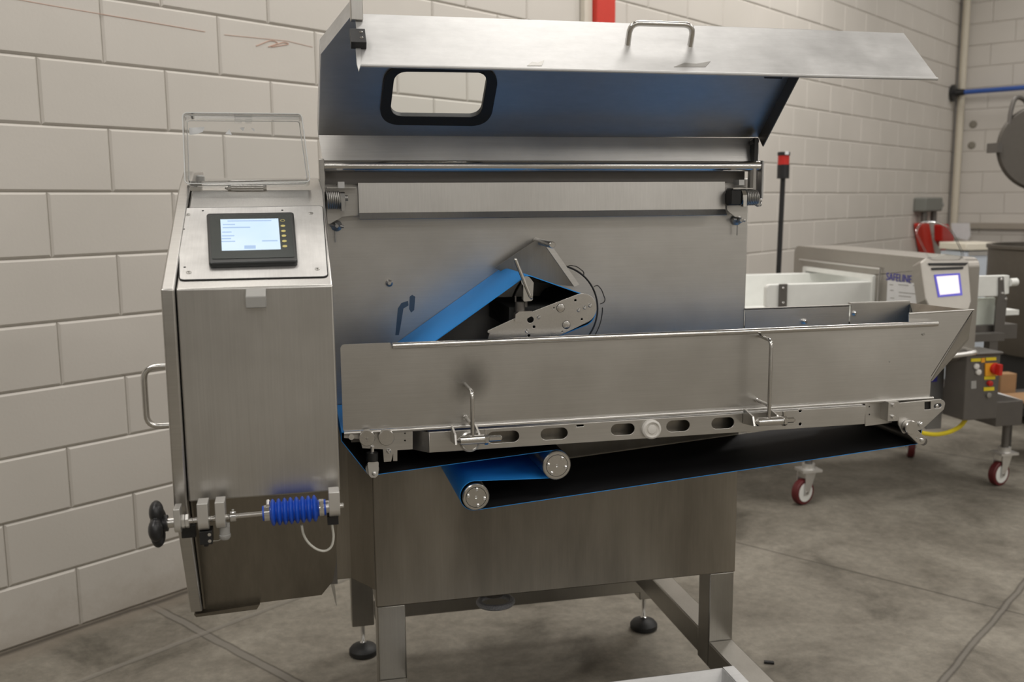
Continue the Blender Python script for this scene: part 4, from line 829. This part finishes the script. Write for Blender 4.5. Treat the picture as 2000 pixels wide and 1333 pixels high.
# tension lever
b = MB(); y2 = 2.005
b.plate(YP(y2), [YP(y2).at(*q) for q in [(1002, 626), (1003, 612), (1010, 607), (1035, 606), (1038, 614), (1012, 627)]], [], 0, 0.02); tl = MP(b, 'lever_block', M['turned'], press)
b = MB(); b.plate(YP(y2), round_poly([YP(y2).at(*q) for q in [(1018, 588), (1018, 552), (1023, 543), (1032, 543), (1038, 551), (1036, 586)]], 0.004), [], 0.004, 0.02); b.cyl(on_y(1028, 550, y2 - 0.022), on_y(1028, 550, y2 + 0.02), 0.011, 18); MP(b, 'lever_clevis', M['steel_shiny'], press)
b = MB(); b.cyl(on_y(1016, 609, y2), on_y(1016, 590, y2), 0.011, 12); b.cyl(on_y(1026, 600, y2), on_y(1026, 584, y2), 0.005, 10); b.cyl(on_y(1007, 590, y2), on_y(1007, 578, y2), 0.002, 8); MP(b, 'lever_screw', M['dsteel'], press)
b = MB(); b.tube([on_y(1007, 508, 1.985), on_y(1030, 566, 1.985), on_y(1036, 580, 1.985), on_y(1038, 584, 1.99)], 0.0042, 12, bend=0.006); b.sphere(on_y(1007, 508, 1.985), 0.0043, 12); MP(b, 'tension_lever', M['steel_shiny'], press)
b = MB(); b.box(U_(1000, 600)[0], U_(1110, 600)[0], 2.02, 2.24, U_(1100, 640)[1], U_(1100, 600)[1]); b.cyl((pull.x, 2.0, pull.y), (pull.x, 2.24, pull.y), pr - 0.002, 24); MP(b, 'conveyor_core', M['dark'], press)
# belt guard above the pressing belt
gp = YP(2.215)
b = MB(); t0, t1, t2, t3 = on_y(966, 524, 2.214), on_y(1046, 470, 2.212), on_y(1062, 476, 2.212), on_y(1121, 560, 2.216)
b.prism([t0, t1, t2, t3, on_y(1018, 548, 2.216)], (0, 0.003, 0))
grd = MP(b, 'belt_guard', M['steel_body'])
b = MB(); b.prism([t2, on_y(1072, 473, 2.214), on_y(1131, 556, 2.218), t3], (0, -0.002, 0.0)); MP(b, 'guard_edge', M['steel'], grd)
b = MB(); b.cyl(on_y(1046, 470, 2.25), on_y(1079, 479, 2.135), 0.0078, 20, ch=0.001); MP(b, 'guard_pin', M['steel_shiny'], grd)

# ================================================================== drip tray lying on the base rails
b = MB(); tx1, ty1 = 1.025, 2.11; tx0 = 0.26; ty0 = 1.62; tz = 0.262; th = 0.10
dz0 = 0.262
b.prism([V((tx0, ty1, dz0)), V((tx1, ty1, dz0)), V((tx1 - 0.03, ty1 - 0.05, dz0 - 0.09)), V((tx0 + 0.03, ty1 - 0.05, dz0 - 0.09))], (0, -0.002, 0.0))
b.prism([V((tx1, ty1, dz0)), V((tx1, ty0, dz0)), V((tx1 - 0.03, ty0 + 0.05, dz0 - 0.09)), V((tx1 - 0.03, ty1 - 0.05, dz0 - 0.09))], (-0.002, 0, 0.0))
b.prism([V((tx0, ty1, dz0)), V((tx0, ty0, dz0)), V((tx0 + 0.03, ty0 + 0.05, dz0 - 0.09)), V((tx0 + 0.03, ty1 - 0.05, dz0 - 0.09))], (0.002, 0, 0.0))
b.prism([V((tx0, ty0, dz0)), V((tx1, ty0, dz0)), V((tx1 - 0.03, ty0 + 0.05, dz0 - 0.09)), V((tx0 + 0.03, ty0 + 0.05, dz0 - 0.09))], (0, 0.002, 0.0))
b.box(tx0 + 0.03, tx1 - 0.03, ty0 + 0.05, ty1 - 0.05, dz0 - 0.092, dz0 - 0.09)
b.box(tx0 - 0.03, tx0, ty0, ty1, dz0, dz0 + 0.002); b.box(tx1, tx1 + 0.03, ty0, ty1, dz0, dz0 + 0.002)
tag(b.build('drip_tray', M['steel_lip']), 'shallow steel drip tray resting on the base rails in front of the legs', 'tray')

# ================================================================== metal detector conveyor behind on the right
det = thing('inspection_conveyor', 'grey metal detector on a wheeled conveyor with white plastic side guards', 'conveyor', (2.9, 4.3, 0))
def DP(mb, name, mat, parent=None, **k): return mb.build(name, mat, parent or det, **k)
xp = XP(2.70); X_ = xp.at
b = MB(); ya, yb2 = -3.63, -4.81
b.plate(xp, round_poly([(yb2, 0.72), (ya, 0.72), (ya, 1.186), (yb2, 1.192)], 0.045, 8), [rrect(-4.69, 0.885, -4.04, 1.085, 0.01)], -0.24, 0.0)
head = DP(b, 'detector_head', M['det'], bevel=0.03, seg=4)
b = MB(); b.tube([xp.pt(*X_(1564, 507), 0.008), xp.pt(*X_(1722, 525), 0.008), xp.pt(*X_(1716, 600), 0.008)], 0.0045, 8); DP(b, 'aperture_frame', M['alu'], head)
b = MB(); b.plate(xp, rrect(-4.69, 0.87, -4.04, 1.085, 0.01), [rrect(-4.66, 0.89, -4.07, 1.062, 0.01)], -0.23, 0.014); DP(b, 'aperture_liner', M['white_plastic'], head)
b = MB(); u0, v0 = X_(1731, 545); u1, _ = X_(1780, 545); b.text(xp, 'SAFELINE', u0, v0 - 0.006, 0.052, 0.001, 0.001, width=u1 - u0); DP(b, 'lettering', M['blue_print'], head)
b = MB(); b.plate(xp, [X_(1732, 590), X_(1796, 598), X_(1799, 555), X_(1734, 547)], [], 0.0005, 0.0015); DP(b, 'paper_notice', M['paper'], head)
b = MB()
for (x0_, x1_, yy) in ((1738, 745 + 1000, 557), (1755, 1775, 557), (1784, 1794, 559), (1739, 1746, 568), (1756, 1792, 572), (1756, 1780, 579), (1739, 1747, 583)):
    q = [X_(x0_, yy), X_(x1_, yy + (x1_ - x0_) * 0.1), X_(x1_, yy + (x1_ - x0_) * 0.1 - 1.6), X_(x0_, yy - 1.6)]; b.plate(xp, q, [], 0.0016, 0.0019)
DP(b, 'notice_print', M['grey_plastic'], head)
# side guards, bed
gy = 4.05; zg0, zg1 = on_y(1510, 603, gy).z, on_y(1510, 556, gy).z; gx0 = on_y(1497, 570, gy).x
gpl = YP(gy); b = MB(); b.plate(gpl, round_poly([(gx0, zg0), (3.05, zg0), (3.05, zg1), (gx0, zg1)], [0.02, 0, 0, 0.02]), [], -0.03, 0.0, bev=0.004); DP(b, 'side_guard', M['white_plastic'])
b = MB(); a, c = on_y(1522, 556, gy - 0.005), on_y(1535, 606, gy - 0.005); b.box(a.x, c.x, gy - 0.012, gy - 0.001, c.z - 0.12, a.z + 0.002); br = DP(b, 'guard_bracket', M['dsteel'])
b = MB()
for yy in (563, 592): q = on_y(1529, yy, gy - 0.012); b.lathe(q, (0, -1, 0), [(0.007, 0), (0.006, 0.004), (0.002, 0.006)], 10)
DP(b, 'bracket_bolt', M['chrome'], br)
gy2 = 4.66; zf = on_y(1590, 532, gy2).z; b = MB(); b.box(1.85, 3.10, gy2 - 0.035, gy2 - 0.010, 0.88, zf); DP(b, 'side_guard', M['white_plastic'], bevel=0.004)
b = MB(); b.box(1.80, 3.55, gy + 0.03, gy2, 0.86, 0.885); DP(b, 'white_belt', M['white_plastic'])
b = MB(); b.box(2.0, 3.45, 3.97, 4.70, 0.76, 0.83); DP(b, 'conveyor_frame', M['dsteel'])
# outfeed guard on the right side
b = MB(); a, c = on_y(1893, 541, 3.95), on_y(1973, 655, 3.95); b.box(a.x - 0.25, on_y(1958, 540, 3.95).x, 3.95, 3.97, on_y(1930, 580, 3.95).z, on_y(1950, 538, 3.95).z); DP(b, 'side_guard', M['white_plastic'], bevel=0.004)
b = MB(); b.box(on_y(1890, 600, 4.0).x - 0.2, on_y(1943, 600, 4.0).x, 4.0, 4.02, c.z, on_y(1940, 582, 4.0).z); DP(b, 'side_skirt', plain('pale_green_white', (0.62, 0.66, 0.60), 0.5))
op2 = YP(3.94); O_ = op2.at
b = MB(); b.plate(op2, round_poly([O_(*q) for q in [(1952, 542), (1960, 541), (1962, 575), (1968, 582), (1960, 655), (1942, 655), (1946, 600), (1952, 575)]], 0.004), [], -0.01, 0.0); br2 = DP(b, 'guard_bracket', M['dsteel'])
b = MB()
for q in ((1958, 573), (1964, 584), (1956, 546)): b.lathe(op2.pt(*O_(*q)), op2.n, [(0.008, 0), (0.006, 0.005), (0.002, 0.006)], 10)
DP(b, 'bracket_bolt', M['chrome'], br2)
b = MB(); b.plate(op2, round_poly([O_(1961, 538), O_(1972, 538), O_(1971, 574), O_(1962, 576)], 0.006), [], -0.03, 0.0, bev=0.003); b.cyl(op2.pt(*O_(1972, 552)), op2.pt(*O_(1985, 551)), 0.019, 16); DP(b, 'white_knob', M['white_plastic'])
# display unit with an open clear visor
dpn = Pl((0, 3.52, 0.93), (1, 0, 0), (0, 0.10, 0.25)); D2 = dpn.at
b = MB(); o4 = [D2(1816, 604), D2(1893, 608), D2(1899, 590), D2(1893, 512), D2(1878, 499), D2(1845, 495), D2(1812, 502), D2(1798, 512), D2(1808, 585)]
b.plate(dpn, round_poly(o4, 0.012), [], -0.07, 0.0, bev=0.008); disp = DP(b, 'display_unit', M['det'])
b = MB(); b.plate(dpn, [D2(1824, 537), D2(1874, 534), D2(1879, 577), D2(1832, 581)], [], 0.001, 0.003); DP(b, 'display_border', M['lcd_edge'], disp)
b = MB(); b.plate(dpn, [D2(1828, 541), D2(1870, 538), D2(1874, 573), D2(1835, 577)], [], 0.003, 0.004); DP(b, 'display', M['lcd_pink'], disp)
b = MB(); b.plate(dpn, [D2(1812, 515), D2(1890, 514), D2(1885, 519), D2(1816, 519)], [], 0.001, 0.006); b.plate(dpn, [D2(1819, 524), D2(1880, 522), D2(1880, 526), D2(1820, 528)], [], 0.001, 0.006); DP(b, 'visor_hinge', M['dark'], disp)
vpn = Pl((0, 3.60, 1.08), (1, 0, 0), (0, 0.06, 0.25)); V2 = vpn.at
vis = round_poly([V2(*q) for q in [(1816, 508), (1787, 452), (1800, 434), (1825, 433), (1850, 443), (1862, 458), (1886, 508)]], 0.03)
b = MB(); b.plate(vpn, vis, [], 0, 0.003); DP(b, 'clear_visor', M['pane'], disp)
b = MB(); b.tube([vpn.pt(x, y, 0.0015) for x, y in vis], 0.0045, 6, closed=True); DP(b, 'visor_rim', M['glass'], disp)
# signal lamp on its pole
sy = 4.72; q0, q1 = on_y(1530, 348, sy), on_y(1519, 535, sy)
b = MB(); b.cyl(V((q1.x, sy, 0.80)), V((q1.x + 0.012, sy, q0.z)), 0.0135, 14); lampp = DP(b, 'signal_pole', M['black'])
lx = q1.x + 0.012; z0, z1_, z2, z3 = on_y(1530, 349, sy).z, on_y(1530, 322, sy).z, on_y(1532, 304, sy).z, on_y(1532, 297, sy).z
b = MB(); b.cyl((lx, sy, z0), (lx, sy, z1_), 0.032, 24); DP(b, 'lamp_base', M['black'], lampp)
b = MB(); b.cyl((lx, sy, z1_), (lx, sy, z2), 0.030, 24); lab(DP(b, 'lamp_lens', M['red'], lampp), 'red lens of the signal lamp')
b = MB(); b.lathe((lx, sy, z2), (0, 0, 1), [(0.033, 0), (0.033, z3 - z2 - 0.003), (0.03, z3 - z2)], 24); DP(b, 'lamp_cap', M['black'], lampp)
b = MB(); b.box(lx - 0.01, lx + 0.01, sy - 0.035, sy - 0.03, z2 + 0.003, z2 + 0.02); DP(b, 'cap_sticker', M['paper'], lampp)
# control box
by = 3.60; a = on_y(1889, 692, by); c = on_y(1946, 820, by); zt_ = on_y(1915, 694, by).z; zl_ = on_y(1915, 820, by).z
b = MB(); b.box(a.x, c.x, by, by + 0.14, zl_, zt_); b.box(a.x - 0.006, c.x + 0.006, by - 0.01, by + 0.145, zt_, zt_ + 0.012); cbx = DP(b, 'control_box', M['dsteel'], bevel=0.004)
cpn = YP(by); C2 = cpn.at
def cb_rect(x0, y0, x1, y1, mat, name, h=0.003):
    b = MB(); b.plate(cpn, [C2(x0, y1), C2(x1, y1 - 1), C2(x1, y0 - 1), C2(x0, y0)], [], 0.0, h); return DP(b, name, mat, cbx)
cb_rect(1896, 701, 1915, 707, M['yellow'], 'yellow_label'); cb_rect(1925, 699, 1945, 705, M['yellow'], 'yellow_label'); cb_rect(1922, 736, 1943, 742, M['yellow'], 'yellow_label'); cb_rect(1921, 757, 1941, 764, M['yellow'], 'yellow_label')
cb_rect(1916, 700, 1923, 709, M['orange'], 'warning_sign'); cb_rect(1896, 745, 1906, 760, M['grey_plastic'], 'printed_mark')
cb_rect(1923, 710, 1946, 735, M['orange'], 'switch_plate', 0.006)
b = MB(); u, v = C2(1941, 720); b.lathe(cpn.pt(u, v, 0.006), cpn.n, [(0.026, 0), (0.024, 0.015), (0.018, 0.017)], 20); b.box(u - 0.008, u + 0.008, by - 0.045, by - 0.02, v - 0.024, v + 0.024); DP(b, 'rotary_switch', M['red'], cbx)
b = MB(); u, v = C2(1932, 749); b.lathe(cpn.pt(u, v), cpn.n, [(0.013, 0), (0.012, 0.012), (0.008, 0.014)], 16); DP(b, 'push_button', M['red'], cbx)
b = MB(); u, v = C2(1930, 772); b.lathe(cpn.pt(u, v), cpn.n, [(0.012, 0), (0.012, 0.008), (0.006, 0.009)], 16); DP(b, 'push_button', M['zinc'], cbx)
for q in ((1906, 716), (1910, 727)):
    b = MB(); u, v = C2(*q); b.lathe(cpn.pt(u, v), cpn.n, [(0.013, 0), (0.013, 0.008), (0.009, 0.01)], 16); DP(b, 'indicator_lamp', M['white_cap'], cbx)
b = MB(); b.box(on_y(1818, 700, 3.78).x, on_y(1846, 700, 3.78).x, 3.78, 3.80, on_y(1830, 838, 3.78).z, on_y(1830, 655, 3.78).z); gpn_ = DP(b, 'grey_panel', plain('grey_panel_steel', (0.26, 0.26, 0.265), 0.5, 0.5))
b = MB(); b.box(on_y(1819, 740, 3.779).x, on_y(1830, 740, 3.779).x, 3.777, 3.780, on_y(1825, 746, 3.779).z, on_y(1825, 734, 3.779).z); DP(b, 'blue_mark', M['blue_print'], gpn_)
b = MB(); hy2 = 3.55; b.tube([on_y(1846, 697, hy2), on_y(1908, 689, hy2), on_y(1855, 677, 3.8)], 0.011, 10, bend=0.03); DP(b, 'push_bar', M['alu'])
b = MB(); fy = 3.85; b.box(on_y(1885, 660, fy).x, on_y(1962, 660, fy).x, fy, fy + 0.05, on_y(1920, 668, fy).z, on_y(1920, 653, fy).z); b.box(on_y(1934, 680, fy).x, on_y(1950, 680, fy).x, fy + 0.005, fy + 0.045, 0.45, on_y(1920, 668, fy).z); DP(b, 'support_rail', M['dsteel'])
b = MB(); fy = 3.95; b.box(on_y(1946, 800, fy).x, on_y(1998, 800, fy).x, fy, 4.72, on_y(1975, 832, fy).z, on_y(1975, 784, fy).z); b.box(2.30, on_y(1946, 800, fy).x, 3.97, 4.02, 0.40, 0.46); b.box(2.30, 3.45, 4.62, 4.67, 0.40, 0.46); b.box(2.30, 2.36, 3.97, 4.67, 0.40, 0.46); DP(b, 'cart_base', M['dsteel'], bevel=0.003)
def caster(x, y, ztop, rot, rw=0.062):
    b = MB(); b.cyl((x, y, 0.17), (x, y, ztop), 0.018, 14); st = DP(b, 'caster_stem', M['dsteel'])
    b = MB(); b.obox((x, y, 0.165), (0.05, 0, 0), (0, 0.042, 0), (0, 0, 0.006)); b.cyl((x, y, 0.17), (x, y, 0.195), 0.03, 18); DP(b, 'caster_plate', M['alu'], st)
    d = V((math.cos(rot), math.sin(rot), 0)); n = V((-d.y, d.x, 0)); c = V((x, y, rw)) - d * 0.035
    b = MB()
    for s in (-1, 1):
        o = n * (0.024 * s); b.prism([V((x, y, 0.16)) + o + d * 0.028, V((x, y, 0.16)) + o - d * 0.045, c + o + V((0, 0, -0.012)) - d * 0.014, c + o + V((0, 0, -0.012)) + d * 0.014], n * (0.003 * s))
    DP(b, 'caster_fork', M['alu'], st)
    b = MB(); b.lathe(c - n * 0.018, n, [(rw - 0.004, 0), (rw, 0.005), (rw, 0.031), (rw - 0.004, 0.036)], 32); lab(DP(b, 'caster_tyre', M['tyre'], st), 'dark red caster tyre')
    b = MB(); b.lathe(c - n * 0.0195, n, [(0.046, 0), (0.046, 0.001), (0.043, 0.039)], 28); DP(b, 'caster_hub', M['white_plastic'], st)
    b = MB(); b.cyl(c - n * 0.03, c + n * 0.03, 0.007, 10); DP(b, 'caster_axle', M['zinc'], st)
caster(2.355, 3.99, 0.42, math.radians(20)); caster(3.47, 4.02, 0.40, math.radians(15)); caster(3.36, 4.62, 0.42, math.radians(60)); caster(2.34, 4.66, 0.42, math.radians(40))
b = MB(); b.tube([on_y(1800, 846, 3.7), on_y(1825, 850, 3.7), on_y(1852, 846, 3.7), on_y(1876, 834, 3.7), on_y(1886, 820, 3.68)], 0.010, 10, bend=0.04); lab(DP(b, 'yellow_hose', M['yellow']), 'yellow hose looping under the control box')

# ================================================================== things at the right edge and along the walls
# kettle with raised lid
ky = 5.2; kl = on_y(1957, 560, ky).x; kr = 0.42; kc = V((kl + kr, ky, 0)); ktop = on_y(1980, 480, ky).z
ket = thing('mixing_kettle', 'dull steel mixing kettle at the right edge of the room with its round lid raised', 'kettle', (kc.x, kc.y, 0))
b = MB(); b.lathe((kc.x, kc.y, 0), (0, 0, 1), [(0.05, 0.42), (kr - 0.08, 0.44), (kr, 0.56), (kr, ktop - 0.03), (kr + 0.012, ktop - 0.02), (kr + 0.012, ktop), (kr - 0.02, ktop), (kr - 0.02, 0.7)], 48); b.build('kettle_bowl', M['tank'], ket)
b = MB(); lc = on_y(2040, 290, ky); b.lathe(lc + V((0, 0.03, 0)), V((-0.35, -1, 0.15)), [(0.02, -0.05), (0.24, -0.03), (0.27, 0.0), (0.275, 0.015), (0.26, 0.03), (0.02, 0.03)], 48); b.build('kettle_lid', M['lid'], ket)
b = MB(); b.tube([on_y(1966, 290, ky + 0.1), on_y(1974, 215, ky + 0.1), on_y(1983, 188, ky + 0.1), on_y(2004, 195, ky + 0.1), on_y(2020, 260, ky + 0.1)], 0.014, 10, bend=0.08); b.build('lid_bracket', M['dsteel'], ket)
b = MB(); b.box(on_y(1960, 290, ky).x, on_y(1969, 290, ky).x, ky + 0.05, ky + 0.15, on_y(1965, 297, ky).z, on_y(1965, 278, ky).z); b.build('lid_latch', M['dsteel'], ket)
b = MB(); b.box(kc.x - 0.30, kc.x + 0.30, ky - 0.3, ky + 0.3, 0.06, 0.44); 
for sx_ in (-1, 1):
    for sy_ in (-1, 1): b.box(kc.x + sx_ * 0.27 - 0.03, kc.x + sx_ * 0.27 + 0.03, ky + sy_ * 0.27 - 0.03, ky + sy_ * 0.27 + 0.03, 0.0, 0.06)
b.build('kettle_base', M['dark'], ket)
b = MB(); b.cyl(kc + V((0.30, 0.30, 0.4)), kc + V((0.30, 0.30, 1.75)), 0.03, 12); b.tube([kc + V((0.30, 0.30, 1.72)), V((lc.x, ky + 0.12, lc.z))], 0.02, 10); b.build('lid_post', M['dsteel'], ket)
# bright-rimmed steel bin with a pale panel
ny = 6.4; a, c = on_y(1888, 476, ny), on_y(1956, 545, ny)
bn = thing('steel_bin', 'upright steel bin with a bright cream rim and pale blue front panel', 'bin', ((a.x + c.x) / 2, ny + 0.15, 0))
b = MB(); b.box(a.x, c.x - 0.02, ny, ny + 0.3, 0.0, on_y(1920, 492, ny).z); b.build('bin_body', M['bluewhite'], bn, bevel=0.005)
b = MB(); b.box(a.x - 0.01, c.x - 0.01, ny - 0.012, ny + 0.31, on_y(1920, 489, ny).z, on_y(1920, 475, ny).z); b.build('bin_rim', plain('cream_rim', (0.85, 0.80, 0.68), 0.35), bn, bevel=0.006)
b = MB(); b.box(a.x + 0.02, c.x - 0.02, ny - 0.006, ny, on_y(1920, 499, ny).z, on_y(1920, 491, ny).z); b.build('bin_band', M['alu'], bn)
# low wall bench with hanging white sheet behind
b = MB(); q = [wall_pt(UEND - 0.55, WALL - n_, 0) for n_ in (0.35, 2.4)]
bx0 = wall_pt(UEND - 0.6, WALL - 0.45, 0); 
b.prism([wall_pt(UEND - 0.65, WALL - 0.35, 0), wall_pt(UEND - 0.02, WALL - 0.35, 0), wall_pt(UEND - 0.02, WALL - 3.0, 0), wall_pt(UEND - 0.65, WALL - 3.0, 0)], (0, 0, 0.93)); tag(b.build('low_cabinet', M['dsteel'], bevel=0.01), 'low dark cabinet standing against the far end wall below the ledge', 'cabinet')
EPs = Pl(WD * (UEND - 0.30), -WN, (0, 0, 1)); E3 = EPs.at
b = MB(); b.plate(EPs, [E3(1862, 462), E3(1890, 470), E3(1896, 460), E3(1894, 436), E3(1858, 436)], [], 0, 0.01); tag(b.build('white_sheet', M['paper']), 'white paper sheet hanging under the ledge beside the wall corner', 'paper')
# wall socket with two red plugs
wq_ = WP(WALL); W2 = wq_.at
sk = thing('wall_socket', 'grey industrial socket box on the block wall near the corner', 'socket', tuple(wq_.pt(*W2(1800, 400))))
b = MB(); u0, v0 = W2(1783, 414); u1, v1 = W2(1818, 386); b.plate(wq_, rrect(u0, v0, u1, v1, 0.02), [], 0.0, 0.12, bev=0.015); b.build('socket_box', plain('socket_grey', (0.20, 0.205, 0.185), 0.6), sk)
b = MB(); u, v = W2(1822, 400); b.cyl(wq_.pt(u1 - 0.01, v, 0.08), wq_.pt(u1 + 0.06, v, 0.08), 0.035, 14); b.build('side_outlet', M['grey_plastic'], sk)
for kx in (1790, 1809):
    u, v = W2(kx, 424); b = MB(); b.cyl(wq_.pt(u, v - 0.05, 0.07), wq_.pt(u, v0 + 0.01, 0.07), 0.03, 14); b.build('cable_gland', M['dsteel'], sk)
b = MB(); p_ = [W2(*q) for q in [(1781, 436), (1797, 436), (1803, 470), (1810, 502), (1794, 503), (1788, 480)]]; b.plate(wq_, round_poly(p_, 0.02), [], 0.012, 0.09, bev=0.01); tag(b.build('red_plug', M['red_paint']), 'long bright red plug body hanging under the grey wall socket', 'plug')
b = MB(); p_ = [W2(*q) for q in [(1803, 438), (1817, 438), (1822, 452), (1829, 462), (1826, 478), (1812, 482), (1804, 470)]]; b.plate(wq_, round_poly(p_, 0.02), [], 0.10, 0.18, bev=0.01); u, v = W2(1814, 486); b.cyl(wq_.pt(u, v - 0.02, 0.14), wq_.pt(u, v + 0.05, 0.14), 0.025, 12); tag(b.build('red_plug', M['red']), 'dark red bulging plug right of the bright red one under the socket', 'plug')
# blue pipe on the end wall with a black flange
EPp = Pl(WD * (UEND - 0.18), -WN, (0, 0, 1)); q0 = EPp.at(1872, 181); q1 = EPp.at(2000, 177)
bpz = thing('blue_pipe', 'thin blue pipe running along the end wall from a black flange', 'pipe', tuple(EPp.pt(*q0)))
b = MB(); b.cyl(EPp.pt(q0[0], q0[1]), EPp.pt(q1[0] + 2.0, q0[1]), 0.024, 14); b.build('pipe_run', M['blue_paint'], bpz)
b = MB(); b.lathe(EPp.pt(q0[0] - 0.06, q0[1]), -WN, [(0.085, 0), (0.085, 0.02), (0.04, 0.04), (0.03, 0.12)], 20); b.build('pipe_flange', M['black'], bpz)
b = MB()
for q in ((1901, 243), (1898, 284)): u, v = EP.at(*q); b.lathe(EP.pt(u, v), EP.n, [(0.04, 0), (0.03, 0.012), (0.01, 0.014)], 14)
b.build('anchor_plug', plain('dirty_anchor', (0.25, 0.23, 0.19), 0.8), wall_end)
# red square pipe on the block wall behind the hood, with white boxing beside it
rx0, rx1 = W2(1149, 20)[0], W2(1185, 20)[0]
b = MB(); b.plate(wq_, [(rx0, 1.9), (rx1, 1.9), (rx1, ROOM_Z), (rx0, ROOM_Z)], [], 0.0, 0.06, bev=0.005); tag(b.build('square_pipe', M['red_paint']), 'red painted square pipe running up the block wall behind the hood', 'pipe')
wx0 = W2(1133, 20)[0]; b = MB(); b.plate(wq_, [(wx0, 1.9), (rx0 - 0.005, 1.9), (rx0 - 0.005, ROOM_Z), (wx0, ROOM_Z)], [], 0.0, 0.03); struct(b.build('trim_5', plain('cream_boxing', (0.62, 0.58, 0.50), 0.6)))
# cardboard, papers at the right edge
cby = 4.55; 
a, c = on_y(1948, 730, cby), on_y(1976, 768, cby); zsh = c.z
shelf = thing('low_shelf_trolley', 'low dark trolley in front of the kettle carrying cardboard and papers', 'trolley', (a.x + 0.3, cby, 0))
b = MB(); b.box(a.x - 0.03, a.x + 0.9, cby - 0.35, cby + 0.08, zsh - 0.03, zsh); b.build('trolley_top', M['dsteel'], shelf)
for sx_ in (0.14, 0.87):
    for sy_ in (-0.32, 0.05): b = MB(); b.box(a.x + sx_ - 0.015, a.x + sx_ + 0.015, cby + sy_ - 0.015, cby + sy_ + 0.015, 0, zsh - 0.03); b.build('leg', M['dsteel'], shelf)
b = MB(); b.box(a.x, c.x, cby - 0.03, cby + 0.04, zsh, a.z); tag(b.build('cardboard_box', M['card'], bevel=0.003), 'small upright brown cardboard box on the low trolley at the right edge', 'box')
b = MB(); d0 = on_y(1947, 783, cby - 0.3); b.prism([V((d0.x, cby - 0.28, zsh)), V((d0.x + 0.16, cby - 0.30, zsh)), V((d0.x + 0.18, cby - 0.10, zsh)), V((d0.x + 0.02, cby - 0.08, zsh))], (0, 0, 0.03)); tag(b.build('paper_stack', M['paper']), 'stack of white papers lying in front of the small cardboard box', 'papers')
b = MB(); b.prism([V((d0.x + 0.20, cby - 0.26, zsh)), V((d0.x + 0.50, cby - 0.30, zsh)), V((d0.x + 0.52, cby - 0.06, zsh)), V((d0.x + 0.24, cby - 0.04, zsh))], (0, 0, 0.012)); tag(b.build('cardboard_sheet', M['card']), 'flat brown cardboard sheet lying on the trolley right of the papers', 'cardboard')
# scrap on the floor
d = on_z(1502, 1297, 0.0); b = MB(); b.obox(d + V((0, 0, 0.004)), V((0.014, -0.006, 0)), V((0.002, 0.005, 0)), V((0, 0, 0.004))); tag(b.build('plastic_scrap', M['black'], bevel=0.001), 'small black plastic scrap lying on the concrete floor right of the tray', 'scrap')
